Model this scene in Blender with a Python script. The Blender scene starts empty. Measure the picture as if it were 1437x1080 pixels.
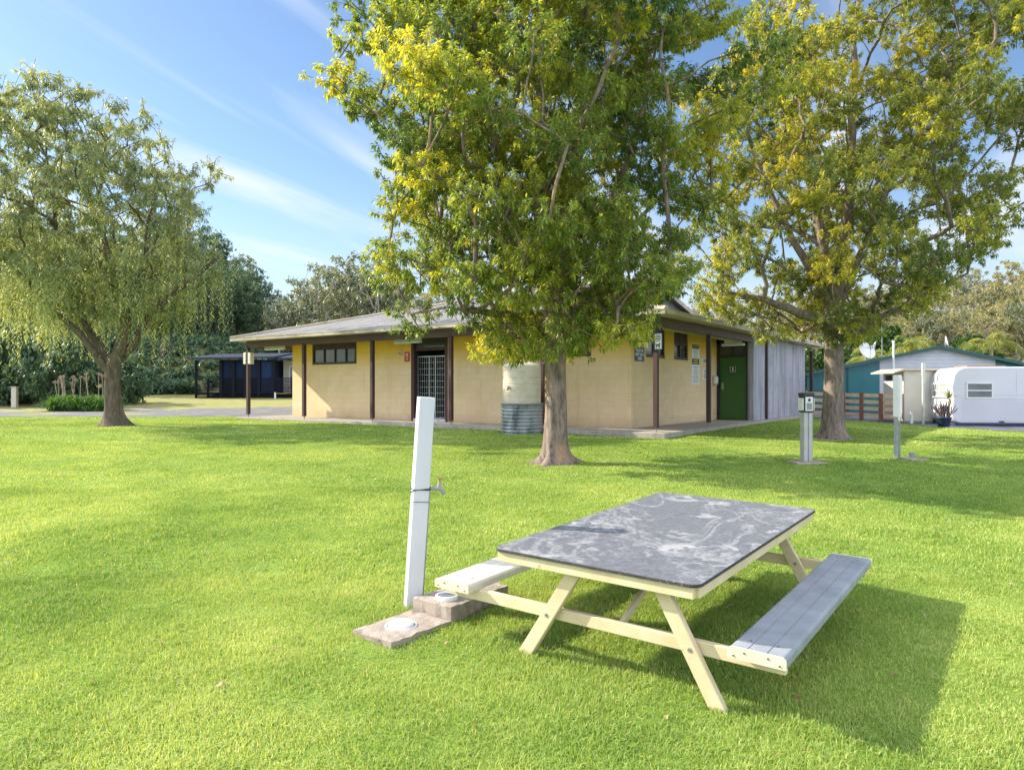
import bpy, math, random
import numpy as np
from mathutils import Vector, Matrix, kdtree
random.seed(7)
RNG = np.random.default_rng(11)
SC = bpy.context.scene
COL = SC.collection
R = math.radians
SUN_EL = R(32.0)
SUN_AZ = (-0.955, 0.296)          # horizontal direction towards the sun

# ------------------------------------------------------------------ camera
F = 1005.0; HX = 718.5; HY = 545.0; EYE = 1.8
cam_d = bpy.data.cameras.new('camera'); cam = bpy.data.objects.new('camera', cam_d); COL.objects.link(cam)
cam_d.sensor_width = 36.0; cam_d.lens = 36.0*F/1437.0; cam_d.clip_end = 2000; cam_d.clip_start = 0.05
cam.location = (0, 0, EYE); cam.rotation_euler = (R(90), 0, 0)
cam_d.shift_y = 5.0/1437.0
SC.camera = cam

def at(px, py, d):
    return Vector(((px-HX)/F*d, d, EYE-(py-HY)/F*d))

# ------------------------------------------------------------------ terrain
def sstep(a, b, x):
    t = np.clip((np.asarray(x, float)-a)/(b-a), 0, 1); return t*t*(3-2*t)
_ty = np.linspace(-40, 420, 4601)
def _prof(xs, ys):
    v = np.interp(_ty, xs, ys); k = np.ones(15)/15
    return np.convolve(np.pad(v, 7, 'edge'), k, 'valid')
_pr = _prof([-40, -10, 0, 3.8, 6, 9, 13.2, 17, 20, 25, 30, 45, 60, 90, 420], [-.5, -.25, -.03, .09, .17, .30, .44, .53, .57, .60, .62, .70, 1.2, 2.0, 6])
_pl = _prof([-40, -10, 0, 3.8, 6, 9, 13.2, 17, 20, 25, 30, 38, 45, 60, 90, 420], [-.5, -.25, -.03, .09, .17, .30, .44, .53, .57, .60, .62, .82, 1.2, 2.3, 5, 10])
def gz(x, y):
    x = np.asarray(x, float); y = np.asarray(y, float)
    r = np.interp(y, _ty, _pr); l = np.interp(y, _ty, _pl)
    k = sstep(-7, 3, x)
    z = l*(1-k)+r*k
    z = z-.17*sstep(9.5, 16, x)*sstep(15, 24, y)*(1-sstep(40, 60, y))
    z = z+3.2*sstep(-14, -24, x)*sstep(47.5, 56, y)+5*sstep(-26, -60, x)*sstep(52, 90, y)
    z = z+3*sstep(60, 150, y)+8*sstep(22, 80, x)*sstep(60, 120, y)
    z = z+.012*np.sin(x*1.7+.6*np.sin(y*1.1))*np.sin(y*1.3+1.0)+.008*np.sin(x*4.1+y*2.3)*np.sin(y*3.7-x)
    return z
def g1(x, y): return float(gz(x, y))

# ------------------------------------------------------------------ materials
def newmat(name):
    m = bpy.data.materials.new(name); m.use_nodes = True
    nt = m.node_tree; nt.nodes.clear()
    out = nt.nodes.new('ShaderNodeOutputMaterial')
    return m, nt, out
def N(nt, typ, **kw):
    n = nt.nodes.new(typ)
    for k, v in kw.items():
        if k in n.inputs: n.inputs[k].default_value = v
        else: setattr(n, k, v)
    return n
def rgba(c): return (c[0], c[1], c[2], 1.0)
def ramp(nt, fac, stops, interp='LINEAR'):
    n = nt.nodes.new('ShaderNodeValToRGB'); cr = n.color_ramp; cr.interpolation = interp
    while len(cr.elements) < len(stops): cr.elements.new(0.5)
    for e, (p, c) in zip(cr.elements, stops):
        e.position = p; e.color = rgba(c) if len(c) == 3 else c
    nt.links.new(fac, n.inputs[0]); return n.outputs[0]
def mixc(nt, fac, a, b, mode='MIX'):
    n = nt.nodes.new('ShaderNodeMix'); n.data_type = 'RGBA'; n.blend_type = mode
    def put(sock, v):
        if isinstance(v, (tuple, list)): sock.default_value = rgba(v)
        elif isinstance(v, (int, float)): sock.default_value = v
        else: nt.links.new(v, sock)
    put(n.inputs[0], fac); put(n.inputs[6], a); put(n.inputs[7], b)
    return n.outputs[2]
def coords(nt, scale=(1, 1, 1), rot=(0, 0, 0), kind='Object'):
    tc = nt.nodes.new('ShaderNodeTexCoord'); mp = nt.nodes.new('ShaderNodeMapping')
    mp.inputs['Scale'].default_value = scale; mp.inputs['Rotation'].default_value = rot
    nt.links.new(tc.outputs[kind], mp.inputs[0]); return mp.outputs[0]
def noise(nt, vec, scale, detail=4, rough=.55, dist=0):
    n = N(nt, 'ShaderNodeTexNoise', Scale=scale, Detail=detail, Roughness=rough, Distortion=dist)
    nt.links.new(vec, n.inputs['Vector']); return n.outputs['Fac']
def bump(nt, h, strength=.3, dist=.01, normal=None):
    b = N(nt, 'ShaderNodeBump', Strength=strength, Distance=dist); nt.links.new(h, b.inputs['Height'])
    if normal is not None: nt.links.new(normal, b.inputs['Normal'])
    return b.outputs['Normal']
def principled(nt, out, color, rough=.6, metal=0.0, normal=None, spec=.5):
    p = nt.nodes.new('ShaderNodeBsdfPrincipled')
    if isinstance(color, (tuple, list)): p.inputs['Base Color'].default_value = rgba(color)
    else: nt.links.new(color, p.inputs['Base Color'])
    if isinstance(rough, (int, float)): p.inputs['Roughness'].default_value = rough
    else: nt.links.new(rough, p.inputs['Roughness'])
    p.inputs['Metallic'].default_value = metal; p.inputs['Specular IOR Level'].default_value = spec
    if normal is not None: nt.links.new(normal, p.inputs['Normal'])
    nt.links.new(p.outputs[0], out.inputs[0]); return p
def pm(name, c1, c2=None, scale=6, rough=.6, bmp=.15, bscale=60, stretch=(1, 1, 1), metal=0.0, lo=.35, hi=.65, dist=.004, spec=.5, dirt=None):
    m, nt, out = newmat(name)
    v = coords(nt, stretch)
    c2 = c2 or tuple(x*.8 for x in c1)
    f = noise(nt, v, scale, 5, .6)
    col = ramp(nt, f, [(lo, c1), (hi, c2)])
    if dirt:
        d = noise(nt, v, scale*2.7, 6, .7)
        col = mixc(nt, ramp(nt, d, [(dirt[1], (0, 0, 0)), (dirt[1]+.12, (1, 1, 1))]), col, dirt[0])
    nb = bump(nt, noise(nt, v, bscale, 3, .6), bmp, dist) if bmp else None
    principled(nt, out, col, rough, metal, nb, spec)
    return m
def leafmat(name, stops, transl=.4, tcol=1.6, rough=.38, spec=.5):
    m, nt, out = newmat(name)
    a = N(nt, 'ShaderNodeAttribute', attribute_name='rnd')
    col = ramp(nt, a.outputs['Fac'], stops)
    p = nt.nodes.new('ShaderNodeBsdfPrincipled'); nt.links.new(col, p.inputs['Base Color'])
    p.inputs['Roughness'].default_value = rough; p.inputs['Specular IOR Level'].default_value = spec
    t = nt.nodes.new('ShaderNodeBsdfTranslucent')
    tc = mixc(nt, 1.0, col, (tcol*1.15, tcol, tcol*.45), 'MULTIPLY'); nt.links.new(tc, t.inputs['Color'])
    mx = nt.nodes.new('ShaderNodeMixShader'); mx.inputs[0].default_value = transl
    nt.links.new(p.outputs[0], mx.inputs[1]); nt.links.new(t.outputs[0], mx.inputs[2])
    nt.links.new(mx.outputs[0], out.inputs[0]); return m
def barkmat(name, c1, c2, c3, scale=5, strength=.7):
    m, nt, out = newmat(name)
    v = coords(nt, (1, 1, .22))
    f = noise(nt, v, scale*2.2, 8, .65, .6)
    g = noise(nt, coords(nt, (1, 1, .5)), scale*.45, 4, .6)
    fine = noise(nt, v, scale*9, 6, .7)
    col = ramp(nt, f, [(.3, c2), (.55, c1), (.75, tuple(min(1, x*1.25) for x in c1))])
    col = mixc(nt, ramp(nt, g, [(.52, (0, 0, 0)), (.68, (1, 1, 1))]), col, c3)
    col = mixc(nt, ramp(nt, fine, [(.3, (.6, .6, .6)), (.5, (0, 0, 0))]), col, c2)
    nb = bump(nt, fine, strength*.6, .01); nb = bump(nt, f, strength, .03, nb)
    principled(nt, out, col, .9, 0, nb, .2); return m

# ------------------------------------------------------------------ objects
def prop(o, label=None, cat=None, group=None, kind=None):
    if label: o['label'] = label
    if cat: o['category'] = cat
    if group: o['group'] = group
    if kind: o['kind'] = kind
    return o
ORG = {}
def thing(name, label, cat, loc=(0, 0, 0), group=None):
    o = bpy.data.objects.new(name, None); COL.objects.link(o); o.location = loc
    o.empty_display_size = .1
    ORG[o.name] = Vector(loc)
    return prop(o, label, cat, group)
def link_mesh(name, me, mats, parent=None, origin=None):
    o = bpy.data.objects.new(name, me); COL.objects.link(o)
    for m in (mats if isinstance(mats, (list, tuple)) else [mats]): me.materials.append(m)
    if parent is not None:
        o.parent = parent; ORG[o.name] = ORG[parent.name]
        org = ORG[parent.name]
    else:
        org = Vector(origin) if origin is not None else Vector((0, 0, 0)); o.location = org; ORG[o.name] = org
    if org.length: me.transform(Matrix.Translation(-org))
    return o
class MB:
    def __init__(s): s.v = []; s.f = []; s.m = []; s.sm = []; s.mi = 0
    def add(s, vs, fs, smooth=False):
        b = len(s.v); s.v += [tuple(x) for x in vs]
        for f in fs: s.f.append(tuple(i+b for i in f)); s.m.append(s.mi); s.sm.append(smooth)
    def box(s, o, a, b, c):
        """parallelepiped from corner o with edge vectors a, b, c"""
        o, a, b, c = Vector(o), Vector(a), Vector(b), Vector(c)
        if a.cross(b).dot(c) < 0: a, b = b, a
        vs = [o, o+a, o+a+b, o+b, o+c, o+a+c, o+a+b+c, o+b+c]
        s.add(vs, [(0, 3, 2, 1), (4, 5, 6, 7), (0, 1, 5, 4), (1, 2, 6, 5), (2, 3, 7, 6), (3, 0, 4, 7)])
    def beam(s, p, q, w, h, side=None):
        """bar from p to q; w along `side` (default horizontal perpendicular), h across"""
        p, q = Vector(p), Vector(q); d = (q-p).normalized()
        if side is None:
            side = d.cross(Vector((0, 0, 1)))
            if side.length < 1e-4: side = Vector((1, 0, 0))
        side = Vector(side); side = (side-d*side.dot(d)).normalized(); up = side.cross(d).normalized()
        s.box(p-side*w/2-up*h/2, q-p, side*w, up*h)
    def tube(s, pts, rad, n=8, cap=True, smooth=True):
        pts = [Vector(p) for p in pts]
        if not isinstance(rad, (list, tuple, np.ndarray)): rad = [rad]*len(pts)
        rings = []; ref = None
        for i, p in enumerate(pts):
            d = (pts[min(i+1, len(pts)-1)]-pts[max(i-1, 0)]).normalized()
            if ref is None: ref = Vector((1, 0, 0)) if abs(d.x) < .8 else Vector((0, 1, 0))
            ref = (ref-d*ref.dot(d)).normalized(); b = d.cross(ref)
            rings.append([p+(ref*math.cos(2*math.pi*k/n)+b*math.sin(2*math.pi*k/n))*rad[i] for k in range(n)])
        vs = [v for r in rings for v in r]; fs = []
        for i in range(len(pts)-1):
            for k in range(n):
                fs.append((i*n+k, i*n+(k+1) % n, (i+1)*n+(k+1) % n, (i+1)*n+k))
        s.add(vs, fs, smooth)
        if cap:
            s.add(rings[0][::-1], [tuple(range(n))]); s.add(rings[-1], [tuple(range(n))])
    def lathe(s, c, prof, n=32, smooth=True, capt=True, capb=True):
        c = Vector(c); vs = []; fs = []
        for (r, z) in prof:
            for k in range(n):
                a = 2*math.pi*k/n; vs.append(c+Vector((r*math.cos(a), r*math.sin(a), z)))
        for i in range(len(prof)-1):
            for k in range(n): fs.append((i*n+k, i*n+(k+1) % n, (i+1)*n+(k+1) % n, (i+1)*n+k))
        s.add(vs, fs, smooth)
        if capt: s.add(vs[-n:], [tuple(range(n))])
        if capb: s.add(vs[:n][::-1], [tuple(range(n))])
    def prism(s, poly, ext, smooth=False):
        """poly: list of 3d points (planar), ext: extrusion vector"""
        poly = [Vector(p) for p in poly]; ext = Vector(ext); n = len(poly)
        nrm = Vector((0, 0, 0))
        for i in range(n): nrm += poly[i].cross(poly[(i+1) % n])
        if nrm.dot(ext) < 0: poly = poly[::-1]
        s.add(poly+[p+ext for p in poly], [tuple(range(n))[::-1], tuple(range(n, 2*n))]+[(i, (i+1) % n, n+(i+1) % n, n+i) for i in range(n)], smooth)
    def build(s, name, mats, parent=None, origin=None, bevel=0, seg=2, auto=None):
        me = bpy.data.meshes.new(name); me.from_pydata(s.v, [], s.f)
        me.polygons.foreach_set('material_index', s.m); me.polygons.foreach_set('use_smooth', s.sm)
        o = link_mesh(name, me, mats, parent, origin); me.update()
        if bevel:
            b = o.modifiers.new('bevel', 'BEVEL'); b.width = bevel; b.segments = seg; b.limit_method = 'ANGLE'; b.angle_limit = R(35)
        return o
def arrays_mesh(name, V, T, mats, parent=None, origin=None, rnd=None, smooth=False, midx=None):
    me = bpy.data.meshes.new(name); n = len(V); k = T.shape[1]; m = len(T)
    me.vertices.add(n); me.vertices.foreach_set('co', np.ascontiguousarray(V, np.float32).ravel())
    me.loops.add(m*k); me.loops.foreach_set('vertex_index', np.ascontiguousarray(T, np.int32).ravel())
    me.polygons.add(m); me.polygons.foreach_set('loop_start', np.arange(0, m*k, k, dtype=np.int32))
    me.polygons.foreach_set('use_smooth', np.full(m, smooth, bool))
    if midx is not None: me.polygons.foreach_set('material_index', midx.astype(np.int32))
    if rnd is not None:
        a = me.attributes.new('rnd', 'FLOAT', 'POINT'); a.data.foreach_set('value', np.ascontiguousarray(rnd, np.float32))
    me.update(calc_edges=True)
    return link_mesh(name, me, mats, parent, origin)
def children(o): return [c for c in bpy.data.objects if c.parent == o]
def copy_tree(o, loc=None, rotz=None, scale=None, label=None, kids=None):
    c = o.copy(); COL.objects.link(c)
    if loc is not None: c.location = loc
    if rotz is not None: c.rotation_euler = (0, 0, rotz)
    if scale is not None: c.scale = scale if hasattr(scale, '__len__') else (scale,)*3
    if label: c['label'] = label
    for ch in (kids if kids is not None else children(o)):
        k = ch.copy(); COL.objects.link(k); k.parent = c
        for g in children(ch):
            d = g.copy(); COL.objects.link(d); d.parent = k
    return c
def text(name, body, size, loc, right, up, mat, parent=None, align='CENTER', ext=.0015, bold=0.0, label=None):
    cu = bpy.data.curves.new(name, 'FONT'); cu.body = body; cu.size = size; cu.align_x = align; cu.align_y = 'CENTER'
    cu.extrude = ext; cu.offset = bold; cu.space_line = .95
    tmp = bpy.data.objects.new('lettering_source', cu); COL.objects.link(tmp)
    me = bpy.data.meshes.new_from_object(tmp, depsgraph=bpy.context.evaluated_depsgraph_get())
    bpy.data.objects.remove(tmp); bpy.data.curves.remove(cu)
    right = Vector(right).normalized(); up = Vector(up).normalized(); nn = right.cross(up)
    M = Matrix((right, up, nn)).transposed().to_4x4()
    me.transform(Matrix.Translation(Vector(loc)) @ M); me.materials.clear()
    return link_mesh(name, me, mat, parent)
SUN_E = 2.4; SKY_E = .15; EXPO = 2.0
SKY_TINT = (.275, .31, .345); CLOUD = (1.9, 1.95, 2.0); CL_ROT = -66; CL_LOC = (0.3, 0.75, 0); CL_LOC2 = (.4, 0, 0); CL_AMT = .85; CL_SC = (.32, 1.9, 1)
FILL_CLOUD = (2.8, 3.05, 3.7)
HAZE = (1.5, 1.62, 1.72)
# ------------------------------------------------------------------ vegetation builders
def unit(a): return a/np.maximum(np.linalg.norm(a, axis=-1, keepdims=True), 1e-9)
def frame(d):
    ref = np.where(np.abs(d[..., 2:3]) < .9, np.array([0, 0, 1.]), np.array([1., 0, 0]))
    e1 = unit(np.cross(d, ref)); return e1, np.cross(d, e1)
def leaves(base, d, length, width, rng, droop=.25, flat=.35):
    """folded pointed leaves: 5 verts, 4 tris each"""
    n = len(base); d = unit(d); up = np.tile([0, 0, 1.], (n, 1))+rng.normal(0, flat, (n, 3))
    s = unit(np.cross(d, up)); nn = np.cross(s, d)
    L = length[:, None]; W = width[:, None]
    mid = base+d*L*.45+nn*L*.04
    tip = base+d*L-np.array([0, 0, 1.])*L*droop*rng.uniform(.4, 1.3, (n, 1))
    l = base+d*L*.42+s*W*.5+nn*W*.22; r = base+d*L*.42-s*W*.5+nn*W*.22
    V = np.stack([base, l, mid, r, tip], 1).reshape(-1, 3)
    o = (np.arange(n)*5)[:, None, None]
    T = (np.array([[0, 2, 1], [1, 2, 4], [0, 3, 2], [2, 3, 4]])[None]+o).reshape(-1, 3)
    return V, T
def rosettes(c, d, k, rng, length, width, grav=.35, spread=(30, 105), back=.14, droop=.25):
    m = len(c); c = np.repeat(c, k, 0); d = unit(np.repeat(d, k, 0)); n = m*k
    e1, e2 = frame(d); ph = rng.uniform(0, 2*np.pi, (n, 1)); th = np.radians(rng.uniform(spread[0], spread[1], (n, 1)))
    l = np.cos(th)*d+np.sin(th)*(np.cos(ph)*e1+np.sin(ph)*e2); l[:, 2] -= grav*rng.uniform(.3, 1.3, n); l = unit(l)
    base = c-d*rng.uniform(0, back, (n, 1))+l*.012
    L = rng.uniform(length[0], length[1], n); W = L*rng.uniform(width[0], width[1], n)
    return leaves(base, l, L, W, rng, droop)
class Tree:
    def __init__(s): s.p = []; s.par = []; s.fix = {}
    def line(s, start, pts, radii=None):
        cur = start
        for i, q in enumerate(pts):
            s.p.append(np.array(q, float)); s.par.append(cur); cur = len(s.p)-1
            if radii is not None: s.fix[cur] = radii[i]
        return cur
    def attach(s, targets, rng, step=.3, zpen=.9, rise=.25, jit=.03, minz=None, sag=0.0):
        """grow a branch from the best existing node to each target; returns end nodes"""
        order = np.argsort([np.linalg.norm(t-s.p[0]) for t in targets]); ends = {}
        kd = None; cnt = 0
        for i in order:
            t = targets[i]
            if kd is None or cnt >= (25 if len(targets) < 2000 else 120):
                kd = kdtree.KDTree(len(s.p))
                for j, q in enumerate(s.p): kd.insert(q, j)
                kd.balance(); cnt = 0
            best = None
            for co, j, dist in kd.find_n(t, 24):
                if minz is not None and co[2] < minz: continue
                h = math.hypot(co[0]-t[0], co[1]-t[1])
                cost = dist+zpen*max(0, co[2]-(t[2]-rise*h))
                if best is None or cost < best[0]: best = (cost, j, dist)
            if best is None: continue
            j, dist = best[1], best[2]; a = s.p[j]; n = max(1, int(dist/step))
            u = t-a; pts = []
            for k in range(1, n+1):
                f = k/n; q = a+u*f
                q[2] += math.sin(f*math.pi)*dist*.06
                if k < n: q = q+rng.normal(0, jit, 3)*min(1, dist)
                pts.append(q)
            ends[i] = s.line(j, pts); cnt += 1
        return ends
    def radii(s, tip=.006, ex=2.3, cap=None):
        n = len(s.p); load = np.zeros(n); kids = np.zeros(n, int)
        for i in range(n):
            if s.par[i] >= 0: kids[s.par[i]] += 1
        for i in range(n-1, -1, -1):
            if kids[i] == 0: load[i] += 1
            if s.par[i] >= 0: load[s.par[i]] += load[i]
        r = tip*np.maximum(load, 1)**(1/ex)
        if cap: r = np.minimum(r, cap)
        for k, v in s.fix.items(): r[k] = v
        for i in range(n):
            if s.par[i] >= 0: r[i] = min(r[i], r[s.par[i]])
        return r
    def mesh(s, name, mat, parent, tip=.006, ex=2.3, flare=None, cap=None, minr=0, trunk_n=14, rng=None, warp=.0):
        r = s.radii(tip, ex, cap); n = len(s.p); kids = [[] for _ in range(n)]
        for i in range(n):
            if s.par[i] >= 0: kids[s.par[i]].append(i)
        V = []; T = []; nv = 0; stack = [(0, None)]
        while stack:
            st, pr = stack.pop(); chain = [st] if pr is None else [pr, st]; cur = st
            while kids[cur]:
                ks = sorted(kids[cur], key=lambda q: -r[q]); cur2 = ks[0]
                for q in ks[1:]: stack.append((q, cur))
                chain.append(cur2); cur = cur2
            rr = r[chain].copy()
            if pr is not None: rr[0] = min(rr[0], rr[1]*1.25)
            if rr.max() < minr: continue
            m = trunk_n*2 if pr is None else (10 if rr.max() > .05 else 6 if rr.max() > .02 else 4 if rr.max() > .009 else 3)
            P = np.array([s.p[i] for i in chain])
            tg = np.gradient(P, axis=0) if len(P) > 1 else np.array([[0, 0, 1.]])
            tg = unit(tg); ref = np.array([1., 0, 0]) if abs(tg[0, 0]) < .8 else np.array([0, 1., 0])
            ang = np.arange(m)*2*np.pi/m; ring = []
            for i in range(len(P)):
                ref = ref-tg[i]*ref.dot(tg[i]); ref /= np.linalg.norm(ref); b = np.cross(tg[i], ref)
                ra = np.full(m, rr[i])
                if pr is None:
                    h = P[i, 2]-P[0, 2]
                    ra = ra*(1+warp*(.5*np.sin(3*ang+h*.8)+.35*np.sin(5*ang-h*1.3)+.25*np.sin(9*ang+h*2.1)))
                    if flare: 
                        lob = flare[0]*np.exp(-max(h, 0)/flare[1]); ridge = .5+.5*np.sin(flare[2]*ang+.7+.5*np.sin(2*ang))
                        ra = ra*(1+.20*np.exp(-max(h, 0)/(flare[1]*2.2))+lob*(.12+ridge**2*(.75+.45*np.sin(2*ang+1))))
                ring.append(P[i]+ra[:, None]*(np.cos(ang)[:, None]*ref+np.sin(ang)[:, None]*b))
            V.append(np.concatenate(ring)); k = len(P)
            i0 = (np.arange(k-1)*m)[:, None]+np.arange(m)[None]; i1 = (np.arange(k-1)*m)[:, None]+(np.arange(m)+1)[None] % m
            Q = np.stack([i0, i1, i1+m, i0+m], -1).reshape(-1, 4)+nv
            T.append(Q); nv += k*m
        return arrays_mesh(name, np.concatenate(V), np.concatenate(T), mat, parent, smooth=True)
def clumps(centres, per, rad, rng, flat=.7):
    out = np.repeat(centres, per, 0); g = rng.normal(0, 1, out.shape); g = unit(g)*rng.uniform(.15, 1, (len(out), 1))**.5
    g[:, 2] *= flat; return out+g*rad
def crown_points(n, prof, cx, cy, rng, shell=.45, ecc=1.0, lump=.18, mind=.5):
    """clump centres inside a crown given by (z, radius) profile, kept apart from each other"""
    zs = np.array([p[0] for p in prof]); rs = np.array([p[1] for p in prof]); pts = []
    zz = np.linspace(zs[0], zs[-1], 400); w = np.interp(zz, zs, rs)**1.6; w /= w.sum(); tries = 0
    while len(pts) < n and tries < n*60:
        tries += 1
        z = rng.choice(zz, p=w); a = rng.uniform(0, 2*np.pi); Rz = np.interp(z, zs, rs)
        Rz *= 1+lump*math.sin(3*a+z*1.3)+lump*.7*math.sin(5*a-z*2.1)
        q = rng.uniform(0, 1)**shell*Rz
        p = np.array([cx(z)+q*math.cos(a), cy(z)+q*math.sin(a)*ecc, z])
        if pts:
            d = np.linalg.norm(np.array(pts)-p, axis=1).min()
            if d < mind*(.5+.5*rng.uniform()): continue
        pts.append(p)
    return np.array(pts)

# ---- materials of plants
M_bark_main = barkmat('bark_grey_brown', (.27, .21, .175), (.06, .046, .04), (.42, .26, .15), 6)
M_bark_pink = barkmat('bark_pinkish', (.25, .20, .175), (.06, .05, .043), (.34, .25, .20), 6)
M_bark_rough = barkmat('bark_rough', (.17, .13, .095), (.045, .035, .028), (.12, .11, .085), 6, 1.0)
M_bark_gum = pm('bark_pale', (.50, .46, .40), (.26, .22, .19), 2.5, .8, .2, 30, (1, 1, .35))
M_bark_dark = pm('bark_dark', (.10, .085, .07), (.05, .042, .036), 3, .9, .3, 30, (1, 1, .3))
M_leaf_main = leafmat('leaf_broad', [(0, (.06, .125, .05)), (.35, (.155, .225, .058)), (.62, (.32, .37, .062)), (.95, (.53, .48, .055)), (1, (.60, .38, .05))], .5, 1.9)
M_leaf_right = leafmat('leaf_olive', [(0, (.07, .12, .05)), (.35, (.175, .225, .06)), (.62, (.33, .36, .065)), (.95, (.53, .47, .055)), (1, (.60, .40, .05))], .5, 1.9)
M_leaf_weep = leafmat('leaf_weeping', [(0, (.14, .19, .105)), (.5, (.255, .315, .165)), (.85, (.41, .45, .20)), (1, (.58, .57, .16))], .4, 1.5)
M_leaf_gum = leafmat('leaf_gum', [(0, (.11, .145, .10)), (.5, (.20, .24, .155)), (1, (.35, .375, .21))], .35, 1.4)
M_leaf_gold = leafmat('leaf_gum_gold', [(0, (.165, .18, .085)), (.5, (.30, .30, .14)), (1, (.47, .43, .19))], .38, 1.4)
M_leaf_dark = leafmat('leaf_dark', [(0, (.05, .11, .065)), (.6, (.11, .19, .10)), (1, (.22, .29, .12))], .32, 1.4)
M_leaf_shrub = leafmat('leaf_shrub', [(0, (.03, .075, .02)), (.6, (.07, .14, .03)), (1, (.16, .22, .04))], .3, 1.4)
M_leaf_palm = leafmat('leaf_palm', [(0, (.11, .17, .03)), (.6, (.25, .30, .045)), (1, (.45, .40, .06))], .4, 1.5)
M_leaf_strap = leafmat('leaf_strap', [(0, (.04, .12, .03)), (.6, (.09, .22, .04)), (1, (.26, .34, .05))], .35, 1.5)
M_dry = pm('dry_stalk', (.42, .33, .25), (.30, .22, .16), 8, .9, 0)

def broad_tree(label, base, prof, cxf, cyf, leaders, seed, n_clump, per, crad, k, leafmat_, bark, trunk, llen, group=None, flare=(1.1, .32, 5), mind=.75, yellow=.0, ecc=1.0, limbs=46, twigr=.0055, cap=.3, lump=.12, lw=(.26, .36)):
    rng = np.random.default_rng(seed)
    root = thing('broadleaf_tree', label, 'tree', base, group)
    t = Tree(); b = np.array(base)
    cur = t.line(-1, [b+np.array(p[:3]) for p in trunk], [p[3] for p in trunk])
    for ld in leaders:
        st = min(range(len(t.p)), key=lambda j: np.linalg.norm(t.p[j]-(b+np.array(ld[0][:3])))) 
        pts = []; prev = np.array(ld[0][:3]); rr = []
        pr = ld[0][3]
        for q in ld[1:]:
            m = max(2, int(np.linalg.norm(np.array(q[:3])-prev)/.35))
            for i in range(1, m+1):
                f = i/m; pts.append(b+prev+(np.array(q[:3])-prev)*f+rng.normal(0, .02, 3)); rr.append(pr+(q[3]-pr)*f)
            prev = np.array(q[:3]); pr = q[3]
        t.line(st, pts, rr)
    cen = crown_points(n_clump, prof, cxf, cyf, rng, mind=mind, ecc=ecc, lump=lump)
    zmin = b[2]+trunk[-1][2]*.78
    lim = cen[rng.choice(len(cen), min(limbs, len(cen)), replace=False)]
    axis = np.array([[cxf(q[2]), cyf(q[2]), q[2]-.5] for q in lim])
    t.attach(list(axis+(lim-axis)*.62), rng, .35, 1.2, .55, .025, zmin)
    t.attach(list(cen), rng, .3, .8, .35, .03, zmin)
    cl = clumps(cen, per, crad, rng)
    outd = cl-np.repeat(cen, per, 0); ax = np.array([[cxf(q[2]), cyf(q[2]), q[2]-1.0] for q in cl])
    d = unit(unit(outd)+.7*unit(cl-ax)+np.array([0, 0, .35]))
    ends = t.attach(list(cl-d*.1), rng, .22, .5, .2, .015, zmin)
    t.mesh('trunk', bark, root, twigr, 2.62, flare, cap, 0.0, rng=rng, warp=.07)
    V, T = rosettes(cl, d, k, rng, llen, lw, grav=.5, droop=.3)
    cr = np.clip(rng.normal(.37, .16, len(cen)), 0, .8); cr = np.repeat(cr, per)
    sunny = unit(cl-ax) @ np.array([SUN_AZ[0]*.85, SUN_AZ[1]*.85, .53]); sun_yellow = rng.uniform(0, 1, len(cl)) < yellow*np.clip(.12+1.9*sunny, 0, 2.1)  # sunward clusters yellowed more often, sunlight put into the leaf colour
    lv = np.repeat(cr, k)+rng.normal(0, .16, len(cl)*k)+np.repeat(sun_yellow*rng.uniform(.10, .27, len(cl)), k)
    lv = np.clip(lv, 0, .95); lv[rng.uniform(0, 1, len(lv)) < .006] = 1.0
    arrays_mesh('crown', V, T, leafmat_, root, rnd=np.repeat(lv, 5))
    return root

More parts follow.
